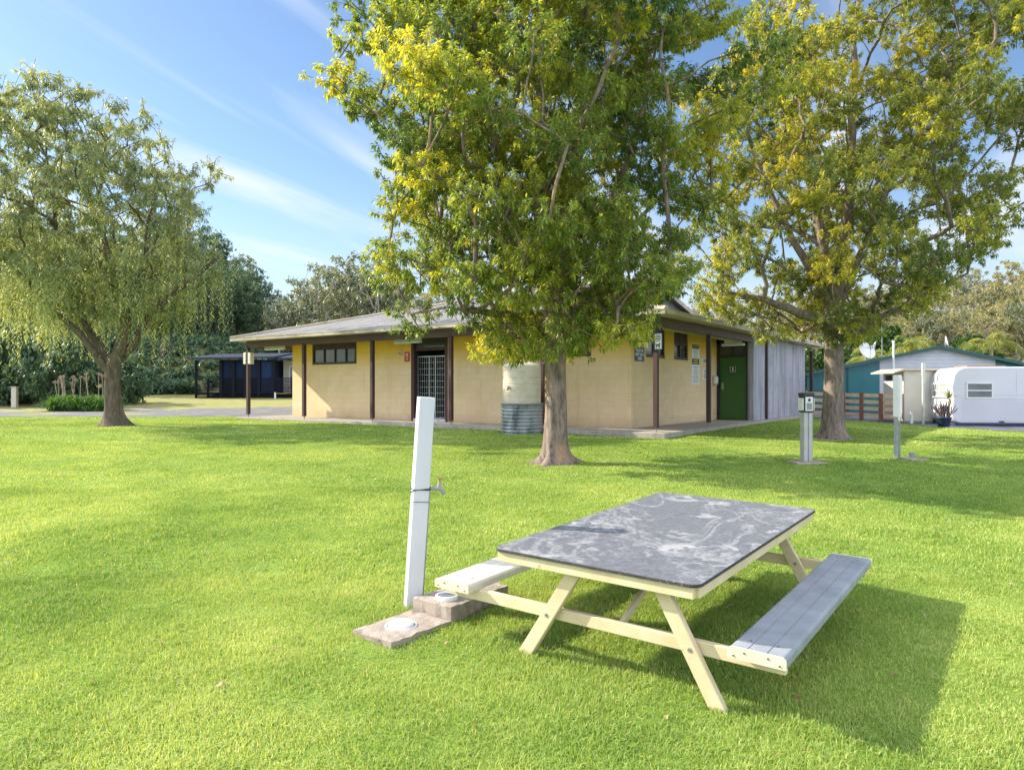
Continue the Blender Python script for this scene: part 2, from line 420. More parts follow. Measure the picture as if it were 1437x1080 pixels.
def weeping_tree():
    rng = np.random.default_rng(21)
    bx, by = -12.9, 23.2; b = np.array([bx, by, g1(bx, by)-.03])
    root = thing('weeping_tree', 'weeping tree with hanging strands of fine leaves and a gnarled leaning trunk beside the road', 'tree', tuple(b))
    t = Tree()
    t.line(-1, [b+np.array(p) for p in [(0, 0, 0), (0, 0, .12), (-.01, 0, .28), (-.02, 0, .5), (-.03, 0, .8), (-.06, 0, 1.1), (-.07, 0, 1.4), (-.05, 0, 1.7), (-.02, 0, 2.0), (.02, 0, 2.15)]], [.30, .28, .26, .25, .24, .235, .23, .235, .26, .24])
    fork = len(t.p)-1
    def lead(st, pts, r0, r1):
        P = []; n = len(pts); prev = t.p[st]-b; rr = []; tot = sum(np.linalg.norm(np.array(pts[i])-(np.array(pts[i-1]) if i else prev)) for i in range(n)); acc = 0
        for q in pts:
            q = np.array(q); L = np.linalg.norm(q-prev); m = max(2, int(L/.3))
            for i in range(1, m+1):
                P.append(b+prev+(q-prev)*i/m+rng.normal(0, .02, 3)); rr.append(r0+(r1-r0)*(acc+L*i/m)/tot)
            acc += L; prev = q
        return t.line(st, P, rr)
    lead(fork, [(.25, -.1, 2.6), (.5, -.1, 3.4), (.8, -.2, 4.2), (1.0, 0, 5.2), (1.0, .2, 6.5), (1.3, .2, 7.6)], .19, .05)
    lead(fork-1, [(.5, .2, 2.7), (.95, .4, 3.6), (1.5, .6, 4.3), (2.4, .7, 5.0), (3.0, .8, 5.6)], .15, .05)
    lead(fork-2, [(-.35, .1, 2.4), (-.9, .1, 3.2), (-1.5, .2, 4.2), (-1.9, .1, 5.6), (-2.0, .2, 7.2), (-2.3, .2, 8.8)], .16, .04)
    lead(fork+5, [(.1, .5, 4.6), (-.6, .6, 6.0), (-.8, .6, 7.6), (-.5, .4, 9.4)], .11, .03)
    lead(fork-2, [(-.8, -.5, 3.0), (-2.0, -.6, 4.2), (-3.2, -.5, 5.4), (-3.9, -.3, 6.6)], .12, .04)
    prof = [(4.3, 2.2), (5.2, 3.2), (6.5, 3.7), (8, 3.9), (9.5, 3.7), (10.6, 3.0), (11.4, 1.8), (11.9, .3)]
    cx = lambda z: bx-.95+(.3 if z < 7 else -.7*(z-7)/4); cy = lambda z: by
    cen = crown_points(450, prof, cx, cy, rng, .5, 1, .13, .52)
    ax = np.array([[cx(q[2]), cy(q[2]), q[2]-.8] for q in cen]); sel = rng.choice(len(cen), 46, replace=False)
    zmin = b[2]+2.6
    t.attach(list((ax+(cen-ax)*.6)[sel]), rng, .3, 1.2, .6, .06, zmin); t.attach(list(cen), rng, .3, .8, .4, .05, zmin)
    cl = clumps(cen, 9, .55, rng); t.attach(list(cl), rng, .3, .5, .2, .03, zmin)
    t.mesh('trunk', M_bark_rough, root, .006, 2.5, (.85, .22, 4), .25, 0, rng=rng, warp=.10)
    # leafy sprays above, drooping strands below
    d = unit(unit(cl-np.repeat(cen, 9, 0))+np.array([0, 0, .2]))
    Vs, Ts, rn = [], [], []; nv = 0
    V, T = rosettes(cl, d, 24, rng, (.08, .16), (.24, .36), grav=.8, spread=(15, 110), back=.35, droop=.4)
    Vs.append(V); Ts.append(T); nv += len(V); rn.append(np.repeat(np.clip(np.repeat(np.repeat(rng.normal(.5, .14, len(cen)), 9), 24)+rng.normal(0, .16, len(cl)*24), 0, 1), 5))
    low = cl[(cl[:, 2] < b[2]+8.0)]
    rad = np.hypot(low[:, 0]-bx, low[:, 1]-by); pr = np.clip(.25+rad/4.5, .2, 1)*np.clip((b[2]+8.4-low[:, 2])/3.5, .15, 1)
    cid = np.repeat(np.arange(len(cen)), 9)[cl[:, 2] < b[2]+8.0]; amt = rng.uniform(0, 1, len(cen))**.8; ln = rng.uniform(.45, 1.25, len(cen))
    hang = (rng.uniform(0, 1, len(low)) < pr*1.05*amt[cid]) & ~((rad < 1.0) & (low[:, 2] < b[2]+4.6)); st = low[hang]; lf = ln[cid][hang]
    st = np.concatenate([st, st+rng.normal(0, .13, st.shape), st+rng.normal(0, .13, st.shape)]); lf = np.tile(lf, 3)
    lens = rng.uniform(.7, 2.4, len(st))*lf; gap = np.maximum(st[:, 2]-lens-(b[2]+1.9+1.9*rng.uniform(0, 1, len(st))**1.5), -1.2); lens = np.clip(lens+np.minimum(gap, 0), .5, 2.8)
    sv = MB(); base, dr, lv = [], [], []
    for p, L in zip(st, lens):
        dx = rng.normal(0, .10, 2); m = int(L/.062); f = np.arange(m)*.062
        q = np.stack([p[0]+dx[0]*np.sqrt(f), p[1]+dx[1]*np.sqrt(f), p[2]-f], 1)
        a = rng.uniform(0, 6.28)+np.arange(m)*2.4
        base.append(q); dr.append(np.stack([np.cos(a), np.sin(a), np.full(m, -.9)], 1)); lv.append(np.full(m, np.clip(rng.normal(.5, .18), 0, .9))+.25*(f/L)**3)
    base = np.concatenate(base); dr = np.concatenate(dr)+rng.normal(0, .2, (len(base), 3)); lv = np.concatenate(lv)
    L = rng.uniform(.06, .115, len(base)); V, T = leaves(base, dr, L, L*rng.uniform(.26, .4, len(base)), rng, .4)
    Vs.append(V); Ts.append(T+nv); rn.append(np.repeat(np.clip(lv+rng.normal(0, .1, len(lv)), 0, 1), 5))
    arrays_mesh('crown', np.concatenate(Vs), np.concatenate(Ts), M_leaf_weep, root, rnd=np.concatenate(rn))
    return root

def far_tree(name, label, cat, group, seed, H, leaf, bark, style):
    """prototype of a background tree of height H, base at the origin"""
    rng = np.random.default_rng(seed); root = thing(name, label, cat, (0, 0, 0), group); t = Tree()
    lean = rng.normal(0, .035*H, 2)
    if style == 'gum':
        fork = H*rng.uniform(.28, .5); z = np.linspace(0, fork, 7)
        t.line(-1, [np.array([lean[0]*(q/H)**1.3, lean[1]*(q/H)**1.3, q]) for q in z], list(np.linspace(.021*H, .016*H, 7)))
        prof = [(H*.36, H*.08), (H*.5, H*.2), (H*.68, H*.26), (H*.85, H*.22), (H*.96, H*.12), (H, .2)]; nc, per, cr, k, ll, mind = 66, 9, .05*H, 8, (.20*H/12, .42*H/12), .075*H
        grav, fl, shell = .9, .6, .38
    elif style == 'dense':
        fork = H*.3; z = np.linspace(0, fork, 6)
        t.line(-1, [np.array([lean[0]*(q/H), lean[1]*(q/H), q]) for q in z], list(np.linspace(.02*H, .016*H, 6)))
        prof = [(H*.16, H*.1), (H*.3, H*.2), (H*.5, H*.23), (H*.7, H*.19), (H*.88, H*.11), (H, .15)]; nc, per, cr, k, ll, mind = 110, 10, .06*H, 17, (.15*H/12, .32*H/12), .06*H
        grav, fl, shell = .6, .7, .45
    else:   # shrub
        fork = H*.2; z = np.linspace(0, fork, 3)
        t.line(-1, [np.array([0, 0, q]) for q in z], [.03*H, .028*H, .025*H])
        prof = [(H*.04, H*.34), (H*.3, H*.50), (H*.6, H*.46), (H*.85, H*.28), (H, .1*H)]; nc, per, cr, k, ll, mind = 90, 12, .11*H, 10, (.16, .30), .09*H
        grav, fl, shell = .3, .8, .4
    cx = lambda q: lean[0]*(q/H)**1.2; cy = lambda q: lean[1]*(q/H)**1.2
    cen = crown_points(nc, prof, cx, cy, rng, shell, 1, .22, mind)
    ax = np.array([[cx(q[2]), cy(q[2]), q[2]-.12*H] for q in cen]); sel = rng.choice(len(cen), min(14, len(cen)), replace=False)
    t.attach(list((ax+(cen-ax)*.55)[sel]), rng, .08*H, 1.1, .7, .03*H, fork*.75)
    t.attach(list(cen), rng, .09*H, .8, .5, .02*H, fork*.75)
    t.mesh('trunk', bark, root, (.0021 if style == 'gum' else .0014)*H, 2.3, None, .02*H, 0, trunk_n=4, rng=rng)
    cl = clumps(cen, per, cr, rng, fl); d = unit(cl-np.repeat(cen, per, 0)+np.array([0, 0, .05*H]))
    V, T = rosettes(cl, d, k, rng, ll, (.28, .5), grav=grav, spread=(10, 120), back=.02*H, droop=.3)
    lv = np.clip(np.repeat(np.repeat(rng.normal(.45, .16, len(cen)), per), k)+rng.normal(0, .15, len(cl)*k), 0, 1)
    arrays_mesh('crown', V, T, leaf, root, rnd=np.repeat(lv, 5))
    return root

def palm(label, loc, H, seed, nf=16, flen=2.4, group=None):
    rng = np.random.default_rng(seed); root = thing('palm_tree', label, 'palm', loc, group); b = np.array(loc)
    mb = MB(); n = 9
    mb.tube([b+np.array([.1*math.sin(i/n*2), 0, H*i/(n-1)]) for i in range(n)], [.17-.05*i/n+.012*(i % 2) for i in range(n)], 10); mb.build('trunk', M_dry, root)
    top = b+np.array([.1*math.sin(2), 0, H]); Vs, Ts, rn = [], [], []; nv = 0; rb = MB()
    for i in range(nf):
        a = i*2.4+rng.uniform(-.2, .2); el = rng.uniform(-.1, 1.2); L = flen*rng.uniform(.8, 1.1); m = 30
        f = np.linspace(0, 1, m); h = np.array([math.cos(a), math.sin(a)])
        r_ = L*f*math.cos(el)*(1-.12*f); zz = L*(f*math.sin(el)-.62*f*f*(1.05 if el > .4 else .8))
        P = np.stack([top[0]+h[0]*r_, top[1]+h[1]*r_, top[2]+zz], 1); rb.tube(P[::4], .012, 3)
        tg = unit(np.gradient(P, axis=0)); s = unit(np.cross(tg, np.array([0, 0, 1.])))
        for sg in (-1, 1):
            d = tg*.55+s*sg*.8+np.array([0, 0, -.25]); ll = .55*np.sin(np.pi*np.clip(f*.9+.1, 0, 1))**.6+.08
            V, T = leaves(P[2:], d[2:]+rng.normal(0, .08, d[2:].shape), ll[2:], np.full(m-2, .055), rng, .35, .2)
            Vs.append(V); Ts.append(T+nv); nv += len(V); rn.append(np.repeat(np.clip(rng.normal(.5, .15)+rng.normal(0, .1, m-2), 0, 1), 5))
    fr = arrays_mesh('fronds', np.concatenate(Vs), np.concatenate(Ts), M_leaf_palm, root, rnd=np.concatenate(rn))
    rb.build('frond_stems', M_dry, root)
    return root

def strap_clump(rng, c, n, L, spread, Vs, Ts, rn, w=.035):
    """arching strap leaves, 4 segments each"""
    nv = sum(len(v) for v in Vs); m = 5
    a = rng.uniform(0, 2*np.pi, n); LL = L*rng.uniform(.7, 1.15, n); el = rng.uniform(.5, 1.45, n)
    f = np.linspace(0, 1, m)[None]; hx = np.cos(a)[:, None]; hy = np.sin(a)[:, None]
    r_ = LL[:, None]*f*np.cos(el)[:, None]*1.0; zz = LL[:, None]*(f*np.sin(el)[:, None]*1.45-.8*f*f)
    o = rng.normal(0, spread, (n, 2)); px = c[0]+o[:, :1]+hx*r_; py = c[1]+o[:, 1:]+hy*r_; pz = np.maximum(c[2]+zz, c[2]+.02)
    wd = (w*(1-f**2*.9))*np.ones((n, 1)); sx, sy = -hy, hx
    A = np.stack([px+sx*wd*.5, py+sy*wd*.5, pz], -1); B = np.stack([px-sx*wd*.5, py-sy*wd*.5, pz], -1)
    V = np.stack([A, B], 2).reshape(-1, 3)
    base = (np.arange(n)*m*2)[:, None]+(np.arange(m-1)*2)[None]
    q = np.stack([base, base+1, base+3, base+2], -1).reshape(-1, 4)
    T = np.concatenate([q[:, [0, 1, 2]], q[:, [0, 2, 3]]])+nv
    Vs.append(V); Ts.append(T); rn.append(np.repeat(np.clip(rng.normal(.45, .2, n), 0, 1), m*2))
# ------------------------------------------------------------------ ground, road, paving
def grid_sheet(name, xs, ys, zoff, mat, keep=None, kind='structure'):
    X, Y = np.meshgrid(xs, ys); Z = gz(X, Y)+zoff
    V = np.stack([X, Y, Z], -1).reshape(-1, 3); n = len(xs)
    i = (np.arange(len(ys)-1)*n)[:, None]+np.arange(n-1)[None]
    Q = np.stack([i, i+1, i+n+1, i+n], -1).reshape(-1, 4)
    if keep is not None: Q = Q[keep(V[Q].mean(1))]
    o = arrays_mesh(name, V, Q, mat, smooth=True); o['kind'] = kind; return o
def lin(a, b, s): return list(np.arange(a, b, s))

m, nt, out = newmat('lawn_soil'); M_ground = m
v = coords(nt); sx = nt.nodes.new('ShaderNodeSeparateXYZ'); nt.links.new(v, sx.inputs[0])
f1 = noise(nt, v, .55, 5, .6); f2 = noise(nt, v, 3.5, 5, .65); f3 = noise(nt, v, 60, 4, .7)
g = ramp(nt, f1, [(.3, (.14, .235, .035)), (.5, (.19, .29, .05)), (.72, (.26, .335, .075))])
g = mixc(nt, ramp(nt, f2, [(.5, (0, 0, 0)), (.75, (.7, .7, .7))]), g, (.30, .33, .10))
g = mixc(nt, ramp(nt, f3, [(.35, (.55, .55, .55)), (.6, (0, 0, 0))]), g, (.13, .21, .035))
fl = ramp(nt, noise(nt, v, .8, 6, .7), [(.35, (.10, .085, .05)), (.5, (.17, .16, .07)), (.7, (.10, .14, .045))])
dry = ramp(nt, noise(nt, v, .9, 6, .7), [(.3, (.19, .21, .06)), (.5, (.30, .28, .11)), (.7, (.22, .25, .07))])
# lawn up to the road, drier grass beyond, leaf litter on the slopes
def edge(a, b): 
    mr = N(nt, 'ShaderNodeMapRange'); mr.inputs['From Min'].default_value = a; mr.inputs['From Max'].default_value = b
    ad = N(nt, 'ShaderNodeMath', operation='ADD'); nz = N(nt, 'ShaderNodeMath', operation='MULTIPLY'); nz.inputs[1].default_value = 4.0
    nt.links.new(f1, nz.inputs[0]); nt.links.new(sx.outputs[1], ad.inputs[0]); nt.links.new(nz.outputs[0], ad.inputs[1])
    nt.links.new(ad.outputs[0], mr.inputs['Value']); return mr.outputs[0]
g = mixc(nt, edge(31.5, 34), g, dry); g = mixc(nt, edge(52, 56), g, fl)
nb = bump(nt, f3, .5, .03)
principled(nt, out, g, .9, 0, nb, .1)
xs = lin(-320, -60, 13)+lin(-60, -16, 2)+lin(-16, 20, .25)+lin(20, 60, 2)+lin(60, 320, 13)
ys = lin(-40, 0, 4)+lin(0, 26, .25)+lin(26, 62, 1)+lin(62, 160, 3.5)+lin(160, 420, 14)
grid_sheet('ground', xs, ys, 0, M_ground)

m, nt, out = newmat('asphalt'); M_asphalt = m
v = coords(nt); a = ramp(nt, noise(nt, v, 1.3, 6, .7), [(.3, (.085, .085, .095)), (.55, (.14, .14, .15)), (.75, (.21, .195, .17))])
a = mixc(nt, ramp(nt, noise(nt, v, 45, 3, .7), [(.4, (0, 0, 0)), (.7, (.6, .6, .6))]), a, (.28, .27, .25))
principled(nt, out, a, .9, 0, bump(nt, noise(nt, v, 70, 3, .7), .6, .01), .25)
M_gravel = pm('pale_gravel', (.36, .31, .23), (.22, .19, .13), 2.2, .95, .5, 50, dist=.01, dirt=((.15, .16, .07), .55))
def roadkeep(c):
    w = .5*np.sin(c[:, 0]*.9)+.22*np.sin(c[:, 0]*2.7+1)
    lo = 30.0+.03*(c[:, 0]+12)+.2*w; hi = np.interp(c[:, 0], [-60, -22, -12, 20], [33.0, 34.2, 38.0, 40])+.3*w
    return (c[:, 1] > lo) & (c[:, 1] < hi)
grid_sheet('road', lin(-60, 16, .4), lin(28, 41, .2), .006, M_asphalt, roadkeep)
def vergekeep(c):
    w = .4*np.sin(c[:, 0]*1.3)+.3*np.sin(c[:, 0]*3.1)
    return (c[:, 1] > np.interp(c[:, 0], [-60, -22, -12], [32.4, 33.8, 37.5])) & (c[:, 1] < 37.2+w) & (c[:, 0] < -17+w)
grid_sheet('path', lin(-60, -14, .4), lin(32, 39, .2), .003, M_gravel, vergekeep)
def drivekeep(c):
    x, y = c[:, 0], c[:, 1]; e = np.interp(y, [20, 22.7, 25, 27.6, 31.4], [17.8, 16.3, 15.0, 14.4, 13.0])+.08*np.sin(y*5)
    return (x > e) & (y < 32+.2*x)
M_drive = pm('bluestone_drive', (.13, .135, .15), (.085, .09, .10), 2, .9, .5, 60, dist=.008)
grid_sheet('driveway', lin(12.5, 40, .25), lin(18, 39, .25), .008, M_drive, drivekeep)

# ------------------------------------------------------------------ amenities building
ZF = .68
UL = Vector((-.818, .575, 0)).normalized(); UR = Vector((-UL.y*-1, 0, 0)); UR = Vector((UL.y, -UL.x, 0)); UP = Vector((0, 0, 1))
BC = Vector((3.7, 18.4, ZF))
def B(a, b, z): return BC+UL*a+UR*b+UP*z

def math_mul(nt, a, k):
    n = N(nt, 'ShaderNodeMath', operation='MULTIPLY'); nt.links.new(a, n.inputs[0]); n.inputs[1].default_value = k; return n.outputs[0]
def blockwall(name):
    m, nt, out = newmat(name)
    tc = nt.nodes.new('ShaderNodeTexCoord'); sp = nt.nodes.new('ShaderNodeSeparateXYZ'); nt.links.new(tc.outputs['Object'], sp.inputs[0])
    def dot(vec):
        d = N(nt, 'ShaderNodeVectorMath', operation='DOT_PRODUCT'); d.inputs[1].default_value = vec; nt.links.new(tc.outputs['Object'], d.inputs[0]); return d.outputs['Value']
    sm = N(nt, 'ShaderNodeMath', operation='ADD'); nt.links.new(dot(tuple(UL)), sm.inputs[0]); nt.links.new(dot(tuple(UR)), sm.inputs[1])
    cb = nt.nodes.new('ShaderNodeCombineXYZ'); nt.links.new(sm.outputs[0], cb.inputs[0]); nt.links.new(sp.outputs[2], cb.inputs[1])
    bk = N(nt, 'ShaderNodeTexBrick', Scale=1.0); bk.inputs['Brick Width'].default_value = .40; bk.inputs['Row Height'].default_value = .20; bk.inputs['Mortar Size'].default_value = .006; bk.inputs['Mortar Smooth'].default_value = .4
    bk.inputs['Color1'].default_value = (1, 1, 1, 1); bk.inputs['Color2'].default_value = (.95, .95, .95, 1); bk.inputs['Mortar'].default_value = (.87, .86, .85, 1)
    nt.links.new(cb.outputs[0], bk.inputs['Vector'])
    o = tc.outputs['Object']; f = noise(nt, o, 1.1, 5, .65)
    faded = ramp(nt, f, [(.3, (.72, .54, .31)), (.6, (.78, .61, .38)), (.8, (.66, .48, .26))])
    fresh = ramp(nt, f, [(.3, (.74, .43, .05)), (.7, (.80, .51, .08))])
    # paint bleached below the shelter of the eaves
    zz = N(nt, 'ShaderNodeMath', operation='MULTIPLY_ADD'); nt.links.new(f, zz.inputs[0]); zz.inputs[1].default_value = .5; nt.links.new(sp.outputs[2], zz.inputs[2])
    mr = N(nt, 'ShaderNodeMapRange'); mr.inputs['From Min'].default_value = 2.02; mr.inputs['From Max'].default_value = 2.75; nt.links.new(zz.outputs[0], mr.inputs['Value'])
    col = mixc(nt, mr.outputs[0], faded, fresh)
    st = noise(nt, coords(nt, (2.2, 2.2, .25)), 1.6, 5, .7)
    col = mixc(nt, ramp(nt, st, [(.56, (0, 0, 0)), (.72, (.45, .45, .45))]), col, (.55, .38, .19))
    sb = N(nt, 'ShaderNodeMapRange'); sb.inputs['From Min'].default_value = .62; sb.inputs['From Max'].default_value = .22; nt.links.new(zz.outputs[0], sb.inputs['Value'])
    col = mixc(nt, math_mul(nt, sb.outputs[0], .45), col, (.42, .31, .19))
    col = mixc(nt, 1.0, col, bk.outputs['Color'], 'MULTIPLY')
    inv = ramp(nt, bk.outputs['Fac'], [(0, (1, 1, 1)), (1, (0, 0, 0))])
    nb = bump(nt, inv, .3, .005); nb = bump(nt, noise(nt, o, 45, 4, .7), .25, .004, nb)
    principled(nt, out, col, .85, 0, nb, .25); return m
M_block = blockwall('painted_blockwork')
def concrete(name, c1, c2, c3):
    m, nt, out = newmat(name)
    f = noise(nt, coords(nt, (3.2, 3.2, .16)), 2.0, 7, .72); g = noise(nt, coords(nt), 1.2, 5, .7)
    col = ramp(nt, f, [(.3, c2), (.5, c1), (.72, c3)])
    col = mixc(nt, ramp(nt, g, [(.5, (0, 0, 0)), (.75, (.6, .6, .6))]), col, c2)
    principled(nt, out, col, .85, 0, bump(nt, f, .3, .01), .3); return m
M_conc = concrete('weathered_render', (.33, .33, .38), (.13, .13, .16), (.52, .52, .56))
M_slab = concrete('concrete_slab', (.36, .33, .29), (.25, .23, .20), (.45, .42, .37))
M_slab2 = pm('aggregate_concrete', (.39, .33, .27), (.26, .22, .18), 9, .95, .8, 90, dist=.008, dirt=((.15, .13, .10), .6))
M_brown = pm('brown_stain_timber', (.085, .046, .044), (.055, .032, .031), 5, .65, .25, 60, (1, 1, .15), spec=.3, dirt=((.17, .12, .10), .64))
M_brownh = pm('brown_stain_beam', (.115, .06, .054), (.08, .043, .039), 3, .6, .2, 40, (.4, .4, 1), dirt=((.19, .12, .095), .68))
M_black = pm('black_paint', (.018, .017, .018), (.03, .028, .027), 5, .5, .05)
M_glass = pm('window_glass', (.055, .06, .062), (.085, .09, .088), .8, .06, 0, spec=.6)
M_cream = pm('cream_paint', (.62, .56, .43), (.52, .46, .35), 4, .5, .08)
M_white = pm('white_paint', (.78, .78, .76), (.70, .70, .68), 3, .45, .05)
M_offwhite = pm('off_white_plastic', (.70, .69, .64), (.60, .59, .54), 5, .4, .03)
M_green = pm('green_door_paint', (.034, .125, .018), (.028, .105, .018), 2, .35, .06)
M_teal = pm('teal_steel', (.008, .155, .165), (.010, .125, .14), 1.5, .4, .05)
M_tealdark = pm('teal_trim', (.012, .085, .075), (.010, .07, .062), 2, .4, 0)
M_steel = pm('galvanised_steel', (.42, .44, .46), (.30, .32, .34), 7, .35, .05, metal=.7)
M_red = pm('red_sign', (.55, .02, .018), None, 4, .4, 0)
M_blue = pm('blue_sign', (.012, .022, .20), (.02, .03, .15), 4, .4, 0)
M_yellow = pm('yellow_sign', (.75, .52, .02), None, 4, .45, 0)
M_ink = pm('black_ink', (.02, .02, .022), None, 4, .5, 0)
M_grey = pm('grey_steel', (.27, .28, .29), (.21, .22, .23), 5, .5, .05)
M_soffit = pm('soffit_sheet', (.55, .47, .33), (.46, .39, .27), 2, .7, .05)
M_gutter = pm('gutter_metal', (.50, .44, .34), (.33, .28, .21), 3, .5, .1, 20, (.3, .3, 1), dirt=((.13, .11, .06), .58))

def roofmat(name, axis, c1, c2, pitch=.0762):
    m, nt, out = newmat(name); tc = nt.nodes.new('ShaderNodeTexCoord')
    d = N(nt, 'ShaderNodeVectorMath', operation='DOT_PRODUCT'); d.inputs[1].default_value = tuple(Vector(axis)*(2*math.pi/pitch)); nt.links.new(tc.outputs['Object'], d.inputs[0])
    s = N(nt, 'ShaderNodeMath', operation='SINE'); nt.links.new(d.outputs['Value'], s.inputs[0])
    f = noise(nt, coords(nt, (1, 1, 1)), .9, 6, .7)
    col = ramp(nt, f, [(.3, c1), (.55, c2), (.75, tuple(x*1.15 for x in c2))])
    principled(nt, out, col, .55, .15, bump(nt, s.outputs[0], .8, .018), .4); return m
M_roofL = roofmat('corrugated_roof', UL, (.20, .195, .19), (.29, .275, .25))
M_roofR = roofmat('corrugated_roof_side', UR, (.24, .22, .19), (.33, .30, .25))

sl = MB()
def ring_poly(a0, a1, b0, b1, z): return [B(a0, b0, z), B(a1, b0, z), B(a1, b1, z), B(a0, b1, z)]
sl.prism(ring_poly(-.38, 17.6, -.32, 17.3, -.45), UP*.45)
o = sl.build('pavement', M_slab, None, tuple(BC), bevel=.012); o['kind'] = 'structure'

bld = thing('amenities_building', 'low cream blockwork amenities building with brown veranda posts and a hipped corrugated roof', 'building', tuple(BC))
def rect_minus(u0, u1, z0, z1, holes):
    us = sorted({u0, u1, *[h[0] for h in holes], *[h[1] for h in holes]}); res = []
    for i in range(len(us)-1):
        m_ = (us[i]+us[i+1])/2; hs = sorted([h for h in holes if h[0] < m_ < h[1]], key=lambda h: h[2]); z = z0
        for h in hs:
            if h[2] > z: res.append((us[i], us[i+1], z, h[2]))
            z = h[3]
        if z < z1: res.append((us[i], us[i+1], z, z1))
    return res
WT = 2.98
w = MB(); holesL = [(12.4, 14.9, 2.04, WT), (8.0, 9.6, 0, WT), (2.55, 3.35, 2.06, WT)]
for (u0, u1, z0, z1) in rect_minus(1.28, 16.1, .0, WT, holesL): w.box(B(u0, 1.2, z0), UL*(u1-u0), UR*.19, UP*(z1-z0))
w.build('block_wall', M_block, bld)
w = MB(); holesR = [(2.2, 3.6, 2.04, WT), (4.3, 5.5, 2.04, WT)]
for (u0, u1, z0, z1) in rect_minus(1.39, 8.25, .0, WT, holesR): w.box(B(1.28, u0, z0), UR*(u1-u0), UL*.19, UP*(z1-z0))
w.build('block_wall', M_block, bld)
w = MB(); w.box(B(15.91, 1.39, 0), UR*14.5, UL*.19, UP*WT); w.box(B(0.2, 15.6, 0), UL*15.7, UR*.19, UP*WT); w.build('block_wall', M_block, bld)
w = MB(); w.box(B(-.05, 8.22, 0), UR*7.5, UL*.2, UP*2.96); w.box(B(.15, 8.24, 0), UR*.2, UL*.02, UP*2.9)
w.build('rendered_wall', M_conc, bld, bevel=.008)
# door in the return wall
fr = MB(); fr.box(B(.17, 8.25, 0), UL*.06, UR*.12, UP*2.72); fr.box(B(1.18, 8.25, 0), UL*.10, UR*.12, UP*2.72)
fr.box(B(.23, 8.25, 2.24), UL*.95, UR*.12, UP*.07); fr.box(B(.23, 8.25, 2.64), UL*.95, UR*.12, UP*.3); fr.box(B(.67, 8.25, 2.31), UL*.05, UR*.12, UP*.33)
fr.build('door_frame', M_black, bld)
d_ = MB(); d_.box(B(.23, 8.30, .02), UL*.95, UR*.05, UP*2.22); dr = d_.build('door', M_green, bld)
h_ = MB(); h_.box(B(1.04, 8.285, 1.08), UL*.08, UR*.015, UP*.26); h_.build('handle', M_steel, dr, bevel=.004)
g_ = MB(); g_.box(B(.23, 8.31, 2.31), UL*.44, UR*.02, UP*.33); g_.box(B(.72, 8.31, 2.31), UL*.46, UR*.02, UP*.33)
g_.build('fanlight_glass', M_glass, bld)
# door sign : a figure in a rounded square
s_ = thing('toilet_sign', 'small square black toilet sign with a white figure on the green door', 'sign', tuple(B(.70, 8.29, 1.80)))
p_ = MB(); p_.box(B(.60, 8.28, 1.70), UL*.2, UR*.012, UP*.2); p_.build('sign_plate', M_ink, s_, bevel=.02)
q_ = MB(); c0 = B(.70, 8.276, 1.80)
for k in range(4):
    a0 = [(-.09, -.09), (.09, -.09), (.09, .09), (-.09, .09)]; pA, pB = a0[k], a0[(k+1) % 4]
    q_.beam(c0+UL*pA[0]+UP*pA[1], c0+UL*pB[0]+UP*pB[1], .008, .012, UR)
q_.build('sign_border', M_white, s_)
q_ = MB(); q_.lathe(c0+UP*.02, [(.001, .0), (.022, .01), (.022, .035), (.001, .05)], 12)
q_.prism([c0+UL*x+UP*z for x, z in [(-.028, .015), (.028, .015), (.030, -.03), (.014, -.03), (.014, -.07), (-.014, -.07), (-.014, -.03), (-.030, -.03)]], UR*-.006)
q_.build('figure_symbol', M_white, s_)
# windows
def window(a_, ua, b_, u0, u1, z0, z1, n, inn):
    f = MB(); t = .05
    P = lambda u, z: (B(u, b_, z) if ua is UL else B(b_, u, z))
    f.box(P(u0, z0), ua*(u1-u0), inn*.09, UP*t); f.box(P(u0, z1-t), ua*(u1-u0), inn*.09, UP*t)
    for k in range(n+1):
        u = u0+(u1-u0-t)*k/n; f.box(P(u, z0+t), ua*t, inn*.09, UP*(z1-z0-2*t))
    fo = f.build('window', M_black, bld)
    g = MB(); g.box(P(u0+.01, z0+.01)+inn*.045, ua*(u1-u0-.02), inn*.012, UP*(z1-z0-.02)); g.build('pane', M_glass, fo)
    s = MB(); s.box(P(u0, z0-.04)-inn*.03, ua*(u1-u0), inn*.09, UP*.039); s.build('sill', M_black, fo)
    hd = MB(); hd.box(P(u0, z1), ua*(u1-u0), inn*.09, UP*(WT-z1)); hd.build('head_panel', M_brown, fo)
window(0, UL, 1.24, 12.4, 14.9, 2.08, 2.66, 4, UR)
window(0, UL, 1.24, 2.55, 3.35, 2.10, 2.66, 2, UR)
window(0, UR, 1.32, 2.2, 3.6, 2.08, 2.56, 2, UL)
window(0, UR, 1.32, 4.3, 5.5, 2.08, 2.56, 2, UL)
